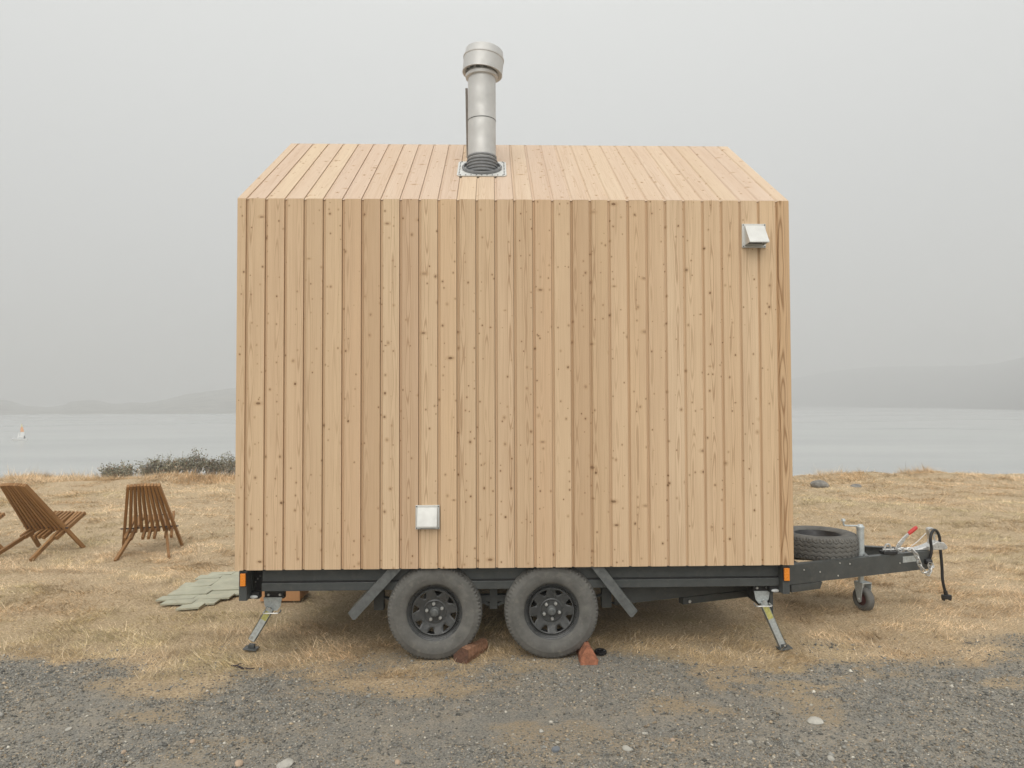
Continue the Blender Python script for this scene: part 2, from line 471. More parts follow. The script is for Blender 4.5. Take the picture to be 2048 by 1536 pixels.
# water, one sheet to the far shore and past it
WZ = -6.0
t = NT('grey_lagoon_water')
tc = t.obj()
mp = t.n('Mapping'); t.t.links.new(tc, mp.inputs[0]); mp.inputs['Scale'].default_value = (0.35, 1.0, 1.0)
wv = t.noise(mp.outputs[0], 1.3, 6, 0.6)
wv2 = t.noise(mp.outputs[0], 0.05, 3)
t.bump(t.math('ADD', wv, t.math('MULTIPLY', wv2, 1.0)), 0.6, 0.25)
t.fin(t.ramp(wv2, [(0.35, (0.35, 0.365, 0.355)), (0.65, (0.42, 0.43, 0.415))]), 0.22)
M['water'] = t.m
wx = np.array([-2400, -600, -150, 0, 150, 600, 2400.]); wy = np.array([20, 60, 200, 500, 1000, 3100.])
X, Y = np.meshgrid(wx, wy)
me = grid_mesh('water', X, Y, np.full_like(X, WZ)); me.materials.append(M['water'])
water = link('water', me); water['kind'] = 'structure'

# far shores: azimuth-swept hills, profile in photo pixels turned into metres at the shore distance
def hills(name, prof, dpts, back, mat, seed):
    xs_ = np.array([p[0] for p in prof], float); yt = np.array([p[1] for p in prof], float)
    n = 420; k = 16
    xx = np.linspace(xs_[0], xs_[-1], n)
    yy = np.interp(xx, xs_, yt)
    az = np.arctan((xx-1024)/F) + R(1.55)
    dist = np.interp(xx, [d_[0] for d_ in dpts], [d_[1] for d_ in dpts])
    taper = sstep(0, 400, xx-xs_[0])*sstep(0, 350, xs_[-1]-xx)
    V = np.zeros((k, n, 3))
    for j in range(k):
        u = j/(k-1)
        dd = dist + back*u*1.6 + 18*(fbm(xx*0.012, xx*0+j*0.1, seed, 3)-0.5)
        dt = (dist+back)
        el = (805.4 - 0.0033*(xx-1024) - yy)/F
        Ht = CAM.z + el*dt
        prof_u = math.sin(min(u/0.62, 1.0)*math.pi/2)**1.2 if u < 0.62 else 1-0.5*((u-0.62)/0.38)**2
        z = WZ-0.6 + (Ht-WZ+0.6)*prof_u*taper
        z = z + (fbm(xx*0.05, xx*0+u*6, seed+3, 4)-0.5)*3.2*min(1, u*5)*taper
        z = np.minimum(z, 118.0)
        V[j, :, 0] = CAM.x + np.tan(az)*dd; V[j, :, 1] = CAM.y + dd; V[j, :, 2] = z
    me = grid_mesh(name, V[:, :, 0], V[:, :, 1], V[:, :, 2])
    me.materials.append(mat); me.shade_smooth()
    o = link(name, me); o['kind'] = 'structure'
    return o
t = NT('coastal_scrub_haze_paled')  # paled base colour puts this shore's fainter, hazier look into the scrub
t.fin(t.ramp(t.noise(t.obj(), 0.05, 5, 0.6), [(0.35, (0.14, 0.14, 0.12)), (0.65, (0.28, 0.27, 0.23))]), 0.9)
M['hill_haze_paled'] = t.m
t = NT('coastal_scrub_dark')
t.fin(t.ramp(t.noise(t.obj(), 0.04, 5, 0.6), [(0.35, (0.020, 0.024, 0.024)), (0.65, (0.05, 0.054, 0.049))]), 0.9)
M['hill_dark'] = t.m
hills('hill', [(-3200, 770), (-1500, 778), (-700, 782), (-300, 790), (-100, 796), (0, 799), (30, 804), (50, 812), (90, 814), (125, 812), (140, 804), (165, 801), (195, 801), (215, 806), (245, 808), (262, 805), (290, 806), (335, 799), (370, 790), (420, 782), (468, 777), (600, 765), (800, 762), (1000, 768), (1300, 785), (1560, 808)], [(-3200, 420), (0, 500), (1700, 640)], 420, M['hill_haze_paled'], 61)
hills('hill', [(700, 795), (1050, 790), (1250, 783), (1450, 770), (1588, 757), (1680, 741), (1760, 735), (1850, 734), (1950, 733), (1990, 729), (2048, 718), (2200, 705), (2500, 700), (2800, 712), (3500, 705), (4200, 720)], [(700, 1500), (1588, 1050), (2048, 570), (2800, 480), (4200, 440)], 800, M['hill_dark'], 83)

# ------------------------------------------------------------------ the cabin on its trailer
HW, WB, WH, RY, RZ = 1.955, 0.653, 2.591, 1.25, 0.867
P = 3.752/28
cab = thing('trailer_cabin', 'timber clad tiny cabin with gable roof and steel flue on a twin axle trailer', 'tiny house', (0, 1.25, 0))
ZT = WB+WH
SL = math.hypot(RY, RZ); SA = math.atan2(RZ, RY)
K_E = math.tan((math.pi/2-SA)/2)       # mitre at the eave
K_R = math.tan(SA)                     # mitre at the ridge
DEP = 0.026
def board_mesh(name, width, L, k0, k1, mat, lip=True, rc=0.017):
    """Channel-jointed board: local x across, y = -out / +in, z along. k0/k1: mitre slopes at start and end."""
    if lip:
        prof = [(0.0003, rc), (0.012, rc), (0.0195, 0.0012), (0.021, 0.0), (width-0.0035, 0.0), (width-0.0020, 0.0016), (width-0.0020, DEP), (0.0003, DEP)]
    else:
        prof = [(0.0003, 0.0012), (0.0015, 0), (width-0.0022, 0.0), (width-0.0006, 0.0016), (width-0.0006, DEP), (0.0003, DEP)]
    n = len(prof); mb = MB()
    vs = []
    for q, y in prof: vs.append((q, y, k0*y if not callable(k0) else k0(q, y)))
    for q, y in prof: vs.append((q, y, (L + k1*y) if not callable(k1) else k1(q, y)))
    fs = [tuple(range(n)), tuple(range(2*n-1, n-1, -1))] + [(i, n+i, n+(i+1) % n, (i+1) % n) for i in range(n)]
    mb.add(vs, fs)
    return mb.mesh(name, mat)
spans = [(-HW, -HW+0.060, False)] + [(-HW+0.060+i*P, P, True) for i in range(28)] + [(-HW+0.060+28*P, HW-(-HW+0.060+28*P), True)]
spans = [(a, (w_ if i else 0.060), l) for i, (a, w_, l) in enumerate(spans)]
def place(o, M4):
    o.matrix_basis = M4
# backing walls
IN = DEP+0.004
wall = MB().box((-HW+IN, IN, WB+0.01), (HW-IN, IN+0.08, ZT-0.035)).build('wall', M['membrane'], cab)
wall['label'] = 'front wall of vertical pale larch boards'
roof = MB()
n_r = Vector((0, -math.sin(SA), math.cos(SA)))
def rp(s_, d): return Vector((0, s_*math.cos(SA)+d*math.sin(SA), ZT + s_*math.sin(SA)-d*math.cos(SA)))
a, b, c, d = rp(0.035, IN), rp(SL-0.03, IN), rp(SL-0.07, IN+0.06), rp(0.07, IN+0.06)
roof.prism([Vector((-HW+IN, q.y, q.z)) for q in (a, b, c, d)], (2*HW-2*IN, 0, 0))
roof.prism([Vector((-HW+IN, 2*RY-q.y, q.z)) for q in (a, b, c, d)], (2*HW-2*IN, 0, 0))
roof = roof.build('roof', M['membrane'], cab)
wall_b = MB().box((-HW+IN, 2*RY-IN-0.08, WB+0.01), (HW-IN, 2*RY-IN, ZT-0.035)).build('wall', M['membrane'], cab)
mfull_w = board_mesh('board', P, WH, 0, -K_E, M['larch'])
mfull_r = board_mesh('board', P, SL, K_E, -K_R, M['larch_roof'], True, 0.009)
for i, (x0, wd, lip) in enumerate(spans):
    if wd == P: mw, mr = mfull_w, mfull_r
    else:
        mt = M['larch_corner'] if i else M['larch']
        mw = board_mesh('board', wd, WH, 0, -K_E, mt, lip); mr = board_mesh('board', wd, SL, K_E, -K_R, M['larch_roof'], lip, 0.009)
    jit = random.uniform(-0.0012, 0.0012) if 0 < i < len(spans)-1 else 0
    o = link('board', mw, wall); place(o, Matrix.Translation((x0, jit, WB)))
    if i == len(spans)-1: o['label'] = 'corner board with bold flame shaped grain'
    o = link('board', mr, roof)
    # local z up the slope, local y into the roof
    rot = Matrix(((1, 0, 0), (0, math.sin(SA), math.cos(SA)), (0, -math.cos(SA), math.sin(SA)))).to_4x4()
    place(o, Matrix.Translation((x0, 0, ZT)) @ rot)
    # far side
    flip = Matrix.Translation((0, 2*RY, 0)) @ Matrix.Rotation(math.pi, 4, 'Z')
    o = link('board', mw, wall_b); place(o, flip @ Matrix.Translation((x0, 0, WB)))
    o = link('board', mr, roof); place(o, flip @ Matrix.Translation((x0, 0, ZT)) @ rot)
# gable ends
for sgn in (-1, 1):
    xf = sgn*(HW-0.002)
    gw = MB()
    xi0, xi1 = xf-sgn*(IN+0.002), xf-sgn*(IN+0.06)
    poly = [(xi0, IN+0.09, WB+0.01), (xi0, 2*RY-IN-0.09, WB+0.01), (xi0, 2*RY-IN-0.09, ZT-0.06), (xi0, RY, ZT+RZ-0.16), (xi0, IN+0.09, ZT-0.06)]
    gw.prism(poly, (xi1-xi0, 0, 0))
    gw = gw.build('gable_wall', M['membrane'], cab)
    y = DEP+0.002; nb = 18; bw = (2*RY-2*y)/nb
    for i in range(nb):
        y0 = y+i*bw
        def topz(q, dd, y0=y0, s=sgn):
            yy = y0+q if s > 0 else y0+bw-q
            e = min(yy, 2*RY-yy)
            return ZT-WB + e*math.tan(SA) - (DEP+0.003)/math.cos(SA)
        mg = board_mesh('board', bw, 3, 0, topz, M['larch'])
        if abs(y0+bw/2-RY) < bw:  pass
        if sgn > 0: mat4 = Matrix(((0, -1, 0), (1, 0, 0), (0, 0, 1))).to_4x4(); tr = (xf, y0, WB)
        else: mat4 = Matrix(((0, 1, 0), (-1, 0, 0), (0, 0, 1))).to_4x4(); tr = (xf, y0+bw, WB)
        o = link('board', mg, gw); place(o, Matrix.Translation(tr) @ mat4)
# floor pan
MB().box((-HW+0.04, 0.04, WB-0.006), (HW-0.04, 2*RY-0.04, WB+0.008)).build('floor_pan', M['frame'], cab)

# flue
fb = pp(964, 339, (0, 0, ZT), n_r)
rp_ = 0.111
ptop = px(964.5, 150, fb.y).z
flue = MB().lathe([(fb.z-0.25, rp_), (fb.z+0.02, rp_), (ptop+0.02, rp_)], 'Z', 48, (fb.x, fb.y, 0)).build('flue_pipe', M['steel'], cab, 40)
zs = px(964.5, 231, fb.y-rp_).z
MB().lathe([(zs-0.006, rp_+0.0005), (zs-0.002, rp_+0.0025), (zs+0.0, rp_+0.0025), (zs+0.001, rp_+0.0005)], 'Z', 48, (fb.x, fb.y, 0)).build('seam_ring', M['guard'], flue, 50)
zs2 = ptop-0.03
MB().lathe([(zs2-0.005, rp_+0.0006), (zs2, rp_+0.017), (zs2+0.022, rp_+0.020), (zs2+0.03, rp_+0.006), (zs2+0.10, rp_+0.004)], 'Z', 48, (fb.x, fb.y, 0)).build('collar', M['steel'], flue, 40)
capr = 0.160
cap = MB()
zc0 = ptop+0.005
cap.lathe([(0.01, rp_+0.012), (0.0, capr-0.006), (0.0, capr), (0.115, capr), (0.118, capr+0.004), (0.128, capr+0.004), (0.130, capr-0.001), (0.185, capr-0.010), (0.200, capr-0.03), (0.205, 0.001)], 'Z', 56)
capo = cap.build('flue_cap', M['steel'], flue, 35)
capo.matrix_basis = Matrix.Translation((fb.x+0.004, fb.y, zc0)) @ Matrix.Rotation(R(5.5), 4, 'Y') @ Matrix.Rotation(R(-1), 4, 'X')
br = MB()
for i in range(14):
    t_ = 2*math.pi*i/14
    br.bar((fb.x+0.125*math.cos(t_), fb.y+0.125*math.sin(t_), zc0+0.003), (fb.x+0.14*math.cos(t_), fb.y+0.14*math.sin(t_), zc0+0.09), 0.03, 0.004, (-math.sin(t_), math.cos(t_), 0))
br.build('cap_vanes', M['guard'], flue)
# roof flashing: perforated pale frame, grey boot
ang = Matrix.Rotation(SA, 4, 'X')
base4 = Matrix.Translation(fb) @ ang
hw_, hl_ = 0.193, 0.200
fl = MB()
rc_ = 0.03
outl = []
for cx_, cy_, a0 in ((hw_-rc_, hl_-rc_, 0), (-hw_+rc_, hl_-rc_, 90), (-hw_+rc_, -hl_+rc_, 180), (hw_-rc_, -hl_+rc_, 270)):
    for j in range(5):
        q = R(a0+j*22.5); outl.append((cx_+rc_*math.cos(q), cy_+rc_*math.sin(q), 0.002))
fl.prism(outl, (0, 0, 0.007))
fo = fl.build('roof_flashing', M['steel_pale'], cab)
fo.matrix_basis = base4
st = MB()
for i in range(9):
    q = -0.165+i*0.33/8
    for (a_, b_) in ((q, hl_-0.017), (q, -hl_+0.017), (hw_-0.017, q), (-hw_+0.017, q)):
        st.cyl((a_, b_, 0.0085), (a_, b_, 0.0125), 0.0065, 0.005, 8)
o = st.build('screw', M['guard'], fo); o['kind'] = 'stuff'
# boot: oval rim on the plate and concertina rings round the pipe
bt = MB(); n = 48; rings = [(0.158, 0.010), (0.160, 0.022), (0.152, 0.032), (0.143, 0.030), (0.140, 0.006)]
vs = []
for i in range(n):
    t_ = 2*math.pi*i/n
    for r_, h_ in rings: vs.append((r_*math.cos(t_), r_*math.sin(t_)*1.05, h_))
k = len(rings)
bt.add(vs, [(i*k+a_, ((i+1) % n)*k+a_, ((i+1) % n)*k+a_+1, i*k+a_+1) for i in range(n) for a_ in range(k-1)])
o = bt.build('boot_rim', M['boot'], fo, 50)
mb = MB()
pl = []
for i in range(6):
    z0 = 0.0+i*0.026; rr = rp_+0.022-i*0.003
    pl += [(z0, rr-0.008), (z0+0.006, rr), (z0+0.016, rr), (z0+0.022, rr-0.010)]
pl.append((0.156, rp_+0.0005))
mb.lathe(pl, 'Z', 48)
o = mb.build('boot_bellows', M['boot'], fo, 30)
o.matrix_basis = base4.inverted() @ Matrix.Translation(fb + Vector((0, 0, -0.05)))
# thin stay behind the pipe
sb_ = pp(936, 316, (0, 0, ZT), n_r)
stp = px(935, 178, sb_.y+0.02)
MB().bar((sb_.x-0.002, sb_.y+0.02, sb_.z-0.02), (sb_.x-0.012, sb_.y+0.02, stp.z), 0.03, 0.020).build('flue_stay', M['stay'], cab)

# vents
def vent(x0, y0, x1, y1, dep, zlow):
    a, b = px(x0, y0, -0.012), px(x1, y1, -0.012)
    cx, cz = (a.x+b.x)/2, (a.z+b.z)/2; s = abs(b.x-a.x)/2
    fr = MB()
    fr.box((cx-s, -0.013, cz-s), (cx+s, -0.001, cz+s))
    fr = fr.build('wall_vent', M['steel_pale'], cab, bevel=0.002)
    st_ = s*0.80
    hood = MB()
    zt, zb = cz+s*0.80, cz-s*zlow
    # sloping front, two cheeks, open underneath
    A = [(cx-st_, -0.0135, zt), (cx+st_, -0.0135, zt)]
    y1_, y2_ = -0.022, -dep
    thick = 0.003
    for dx in (-1, 1):
        xa = cx+dx*st_; xb = cx+dx*(st_-thick)
        hood.prism([(xa, -0.0132, zt), (xa, y1_, zt), (xa, y2_, zb+0.006), (xa, y2_+0.002, zb), (xa, -0.0132, zb)], (xb-xa, 0, 0))
    hood.prism([(cx-st_-0.001, y1_-0.002, zt+0.001), (cx-st_-0.001, y2_-0.002, zb+0.006), (cx-st_-0.001, y2_-0.002, zb-0.002), (cx-st_-0.001, y2_+0.002, zb-0.002), (cx-st_-0.001, y2_+0.002, zb+0.006), (cx-st_-0.001, y1_+0.002, zt-0.003)], (2*st_+0.002, 0, 0))
    hood.box((cx-st_, -0.024, zt-0.003), (cx+st_, -0.0132, zt+0.0012))
    hood.build('hood', M['steel_pale'], fr)
    sc = MB()
    for dx in (-1, 1):
        for dz in (-1, 1):
            sc = MB().cyl((cx+dx*s*0.9, -0.013, cz+dz*s*0.9), (cx+dx*s*0.9, -0.0165, cz+dz*s*0.9), 0.005, 0.004, 8)
            sc.build('screw', M['guard'], fr)
    MB().box((cx-st_*0.8, -0.0145, zb+0.012), (cx+st_*0.8, -0.0132, zt-0.02)).build('duct_shade_panel', M['membrane'], fr)  # flat black sheet paints the shade inside the duct opening
vent(1484, 448, 1532, 495, 0.112, 0.80)
vent(831, 1010, 879, 1059, 0.055, 0.74)

# ---- chassis
ch = MB()
RB, RM = 0.482, 0.540
x0, x1 = px(524, 1160, 0.10).x, px(1560, 1160, 0.10).x
ch.box((x0, 0.112, RM-0.004), (x1, 0.130, WB-0.008))
chassis = ch.build('chassis_rail', M['frame'], cab)
MB().box((x0, 0.092, RB), (x1, 0.150, RM)).build('rail_flange', M['frame'], chassis, bevel=0.004)
MB().box((x0, 0.106, RM+0.002), (x1-0.0, 0.111, RM+0.010)).build('rail_seam', M['black'], chassis)
ch2 = MB().box((x0, 2.37, RB), (x1, 2.40, WB-0.008)).build('chassis_rail', M['frame'], cab)
for xx in (-1.75, -1.1, 0.7, 1.3, 1.78):
    MB().box((xx-0.03, 0.16, RB+0.03), (xx+0.03, 2.36, WB-0.01)).build('cross_member', M['frame'], chassis)
for sx, (pa, pb, la, lb) in enumerate((((478, 1142), (493.5, 1202), (481, 1147), (491.5, 1172)), ((1565, 1131), (1580, 1188), (1567.5, 1136), (1578.5, 1161)))):
    a, b = px(*pa, 0.03), px(*pb, 0.03)
    po = MB().box((a.x, 0.03, min(a.z, WB-0.002)), (b.x, 0.13, b.z)).build('corner_post', M['frame'], cab, bevel=0.003)
    a, b = px(*la, 0.02), px(*lb, 0.02)
    mk = MB().box((a.x-0.006, 0.0285, a.z+0.005), (b.x+0.004, 0.0235, b.z-0.004)).build('marker_base', M['black'], po)
    MB().box((a.x, 0.0230, a.z), (b.x, 0.010, b.z)).build('marker_lens', M['amber'], po, bevel=0.002)
    # black plate set in the recess behind the post and the oval lamp on its bracket
    xi = b.x + (0.20 if sx == 0 else -0.20)
    MB().box((min(b.x, xi), 0.20, RB-0.02), (max(b.x, xi), 0.215, WB-0.01)).build('end_plate', M['black'], po)
    for i in range(5):
        q = px((500+5*i) if sx == 0 else (1545-4*i), 1152+6*((i*3) % 4)-(8 if sx else 0), 0.19)
        MB().cyl((q.x, 0.199, q.z), (q.x, 0.192, q.z), 0.006, 0.004, 8).build('bolt', M['zinc'], po)
    lc = px(507, 1194, 0.10) if sx == 0 else px(1551, 1181.5, 0.10)
    lb_ = MB().box((lc.x-0.038, 0.104, lc.z-0.014), (lc.x+0.038, 0.16, lc.z+0.03)).build('lamp_bracket', M['black'], po)
    el = MB(); el.lathe([(0.0, 0.001), (0.003, 0.010), (0.008, 0.0125), (0.012, 0.0125)], 'Y', 24)
    el.v = [(lc.x+v_[0]*2.3, 0.092+v_[1], lc.z+v_[2]*0.95) for v_ in el.v]
    el.build('side_lamp', M['clear'], po, 40)
MB().box((-1.93, 0.14, RB-0.02), (-1.88, 2.36, WB-0.012)).build('rear_beam', M['frame'], chassis)
MB().box((1.88, 0.14, RB), (1.93, 2.36, WB-0.012)).build('front_beam', M['frame'], chassis)
o = MB().box((-1.945, 2.20, RB+0.01), (-1.931, 2.34, RB+0.11)).build('tail_lamp', M['red'], cab)

# drawbar: two channels running under the floor and meeting at the coupling
tip = px(1862, 1100, 1.22)
DBZ0, DBZ1 = 0.322, 0.480
A0 = Vector((0.72, 0.22, 0)); A1 = Vector((tip.x-0.02, 1.20, 0))
def channel(a, b, inner, z0, z1, fl, parent, name='drawbar_beam'):
    d = (b-a).normalized(); n_ = Vector((-d.y, d.x, 0))*inner
    th = 0.007
    mb = MB()
    prof = [(0, z0), (fl, z0), (fl, z0+th), (th, z0+th), (th, z1-th), (fl, z1-th), (fl, z1), (0, z1)]
    mb.prism([(a.x+n_.x*u, a.y+n_.y*u, z) for u, z in prof], b-a)
    return mb.build(name, M['frame'], parent)
dbn = channel(A0, A1, 1, DBZ0, DBZ1, 0.055, cab)
B0 = Vector((0.72, 2.28, 0)); B1 = Vector((tip.x-0.02, 1.30, 0))
dbf = channel(B0, B1, -1, DBZ0, DBZ1, 0.055, cab)
# lit top flange edge is real: a thin capping strip on the near beam
db_dir = (A1-A0).normalized(); db_n = Vector((-db_dir.y, db_dir.x, 0))
def on_beam(px_x, out=0.004):
    """point on the outer web of the near drawbar beam seen at photo column px_x"""
    d = ray(px_x, 1150); nn = Vector((-db_dir.y, db_dir.x, 0))
    p = CAM + d*((A0-CAM).dot(nn)/d.dot(nn)); return p - nn*out
# underslung brackets
a = on_beam(1582); b = on_beam(1644)
MB().prism([(a.x, a.y, DBZ0-0.004), (b.x, b.y, DBZ0-0.004), (b.x-0.02, b.y, DBZ0-0.062), (a.x, a.y, DBZ0-0.062)], db_n*0.05).build('drawbar_gusset', M['frame'], dbn)
a = on_beam(1365); b = on_beam(1500)
gp = MB().prism([(a.x, a.y, DBZ0-0.004), (b.x, b.y, DBZ0-0.004), (b.x, b.y, DBZ0-0.055), (a.x, a.y, DBZ0-0.055)], db_n*0.06).build('tie_bar', M['frame'], dbn)
MB().cyl(a+Vector((0.05, -0.004, DBZ0-0.03-a.z)), a+Vector((0.05, -0.012, DBZ0-0.03-a.z)), 0.013, 0.010, 10).build('bolt', M['zinc'], gp)
a = on_beam(1498)
MB().box((a.x-0.012, 0.16, DBZ0-0.06), (a.x+0.012, a.y+0.02, RB-0.002)).build('hanger_plate', M['frame'], dbn)
for xx, z in ((1680, 0.455), (1676, 0.352), (1700, 0.44), (1640, 0.40), (1608, 0.43), (1800, 0.40)):
    q = on_beam(xx, 0.0); MB().cyl((q.x, q.y+0.002, z), (q.x, q.y-0.005, z), 0.007, 0.006, 8).build('rivet', M['zinc'], dbn)
q0, q1 = on_beam(1806, 0.003), on_beam(1836, 0.003)
MB().prism([(q0.x, q0.y, 0.400), (q1.x, q1.y, 0.400), (q1.x, q1.y, 0.452), (q0.x, q0.y, 0.452)], db_n*0.0025).build('rating_plate', M['galv'], dbn)
# cross braces in the A-frame
MB().bar((3.02, 0.99, DBZ1-0.02), (3.20, 1.50, DBZ1-0.02), 0.05, 0.03, (0, 0, 1)).build('cross_brace', M['guard'], dbn)
MB().box((2.36, 0.77, DBZ1-0.10), (2.43, 1.74, DBZ1-0.045)).build('cross_brace', M['frame'], dbn)
MB().box((2.95, 1.00, DBZ1-0.10), (3.02, 1.52, DBZ1-0.045)).build('cross_brace', M['frame'], dbn)

# coupling
cp = MB()
cb = px(1797, 1108, 1.25); ce = px(1890, 1098, 1.25)
czz = DBZ1+0.002
prof = [(cb.x, czz), (ce.x-0.03, czz), (ce.x, czz+0.012), (ce.x-0.005, px(1890, 1090, 1.25).z), (px(1882, 1085, 1.25).x, px(1882, 1083, 1.25).z), (px(1868, 1082, 1.25).x, px(1868, 1081, 1.25).z), (px(1850, 1092, 1.25).x, px(1850, 1090, 1.25).z), (px(1830, 1097, 1.25).x, px(1830, 1096, 1.25).z), (cb.x, px(1800, 1101, 1.25).z)]
cp.prism([(x_, 1.205, max(z_, czz)) for x_, z_ in prof], (0, 0.09, 0))
cpl = cp.build('coupling_head', M['zinc'], cab, bevel=0.008)
# lock handle on the head
hd = [px(1857, 1092, 1.25), px(1860, 1078, 1.25), px(1857, 1066, 1.25), px(1855, 1058, 1.25), px(1862, 1056, 1.25), px(1869, 1062, 1.25), px(1872, 1068, 1.25)]
hm = MB()
for i in range(len(hd)-1): hm.bar(hd[i], hd[i+1], 0.045, 0.016)
hm.build('coupling_handle', M['zinc'], cpl, bevel=0.003)
lk = [px(1870, 1084, 1.25), px(1868, 1072, 1.25), px(1872, 1066, 1.25)]
MB().tube(lk, 0.008, 8).build('catch', M['zinc'], cpl, 40)
# hand brake lever
hb = MB(); hp = [px(1792, 1101, 1.17), px(1797, 1088, 1.17), px(1806, 1078, 1.17), px(1817, 1068, 1.17)]
for i in range(3): hb.bar(hp[i], hp[i+1], 0.012, 0.024)
hb = hb.build('brake_lever', M['zinc'], cab, bevel=0.003)
MB().tube([px(1817, 1068, 1.17), px(1820, 1065, 1.17), px(1831, 1056, 1.17), px(1833.5, 1054, 1.17)], [0.014, 0.017, 0.017, 0.012], 10).build('grip', M['red'], hb, 40)
MB().bar(px(1799, 1094, 1.165), px(1810, 1079, 1.165), 0.006, 0.008).build('lever_rod', M['zinc'], hb)
MB().tube([px(1822, 1093, 1.21), px(1835, 1083, 1.21), px(1852, 1066, 1.21)], 0.003, 6).build('brake_cable', M['white'], hb)
# chain anchor block and bracket
bk = on_beam(1782, -0.01)
blk = MB().box((bk.x-0.06, bk.y-0.02, DBZ1+0.002), (bk.x+0.06, bk.y+0.06, DBZ1+0.028)).build('anchor_block', M['black'], cab, bevel=0.003)
sh = bk+Vector((0, 0.02, 0))
MB().tube([(sh.x-0.03, sh.y, DBZ1+0.025), (sh.x-0.03, sh.y, DBZ1+0.06), (sh.x-0.018, sh.y, DBZ1+0.082), (sh.x+0.006, sh.y, DBZ1+0.084), (sh.x+0.02, sh.y, DBZ1+0.062), (sh.x+0.02, sh.y, DBZ1+0.025)], 0.009, 8).build('shackle', M['zinc'], blk, 40)
MB().cyl((sh.x-0.05, sh.y, DBZ1+0.038), (sh.x+0.05, sh.y, DBZ1+0.038), 0.009, None, 8).build('shackle_pin', M['zinc'], blk, 40)
# safety chain draped over the beam
path = [px(1797, 1101, 1.12), px(1806, 1099, 1.11), px(1817, 1098.5, 1.09), px(1826, 1101, 1.08), px(1832, 1109, 1.07), px(1836, 1118, 1.07), px(1839, 1128, 1.07), px(1843, 1137, 1.07), px(1849, 1146, 1.08), px(1857, 1148, 1.10), px(1861, 1140, 1.12), px(1863, 1131, 1.14), px(1858, 1126, 1.15)]
chn = MB().tube(path[:1]+[path[0]+Vector((0.001, 0, 0.004))], 0.010, 8).build('safety_chain', M['zinc'], cab)
acc = [0]
for i in range(1, len(path)): acc.append(acc[-1]+(path[i]-path[i-1]).length)
def along(s_):
    for i in range(1, len(path)):
        if s_ <= acc[i]: return path[i-1].lerp(path[i], (s_-acc[i-1])/(acc[i]-acc[i-1]))
    return path[-1]
pit = 0.036; s_ = pit*0.6; i = 0
while s_ < acc[-1]-pit*0.5:
    c_ = along(s_); d_ = (along(min(s_+0.01, acc[-1]))-along(max(0, s_-0.01))).normalized()
    sd_ = d_.orthogonal().normalized(); sd_ = Matrix.Rotation(R(35+90*(i % 2)), 3, d_) @ sd_
    pts = []
    for j in range(14):
        t_ = 2*math.pi*j/14; cc, ss = math.cos(t_), math.sin(t_)
        pts.append(c_ + d_*(cc*0.016 + (0.011 if cc > 0 else -0.011)) + sd_*(ss*0.016))
    MB().tube(pts, 0.0058, 6, closed=True).build('chain_link', M['zinc'], chn, 60)
    s_ += pit; i += 1
so_ = px(1857, 1123, 1.16)
MB().lathe([(0, 0.001), (0, 0.022), (0.02, 0.026), (0.05, 0.026), (0.055, 0.020), (0.055, 0.001)], 'X', 16, (so_.x-0.03, so_.y, so_.z)).build('cable_gland', M['black'], dbn, 40)
sk_ = px(1861, 1132, 1.14)
MB().tube([px(1857, 1124, 1.14), px(1866, 1127, 1.14), px(1866, 1134, 1.14), px(1859, 1139, 1.14), px(1856, 1132, 1.14)], 0.007, 6, closed=True).build('snap_hook', M['zinc'], chn, 40)
# electric cable looped over the handle, plug hanging
def spline(pts, n=8):
    out = []
    for i in range(len(pts)-1):
        p0 = pts[max(i-1, 0)]; p1 = pts[i]; p2 = pts[i+1]; p3 = pts[min(i+2, len(pts)-1)]
        for j in range(n):
            t_ = j/n
            out.append(0.5*((2*p1)+(p2-p0)*t_+(2*p0-5*p1+4*p2-p3)*t_*t_+(3*p1-p0-3*p2+p3)*t_**3))
    return out+[pts[-1]]
cpts = [px(1857, 1122, 1.18), px(1861, 1112, 1.17), px(1863, 1098, 1.17), px(1861, 1080, 1.17), px(1863, 1067, 1.18), px(1868, 1060, 1.20), px(1874, 1063, 1.22), px(1879, 1074, 1.22), px(1880, 1092, 1.22), px(1882, 1112, 1.22), px(1884, 1135, 1.22), px(1885, 1158, 1.22), px(1889, 1178, 1.22), px(1892, 1188, 1.22)]
cbl = MB().tube(spline(cpts), 0.0125, 8).build('electric_cable', M['black'], cab, 60)
pg = px(1893, 1194, 1.22)
MB().box((pg.x-0.037, 1.20, pg.z-0.018), (pg.x+0.037, 1.24, pg.z+0.020)).build('plug', M['black'], cbl, bevel=0.004)
for dx in (-0.029, 0.029):
    MB().box((pg.x+dx-0.005, 1.205, pg.z-0.030), (pg.x+dx+0.005, 1.235, pg.z-0.0182)).build('plug_tab', M['black'], cbl)
MB().tube([px(1890.5, 1182, 1.22), px(1892.5, 1190, 1.22)], 0.017, 10).build('plug_sleeve', M['black'], cbl, 40)

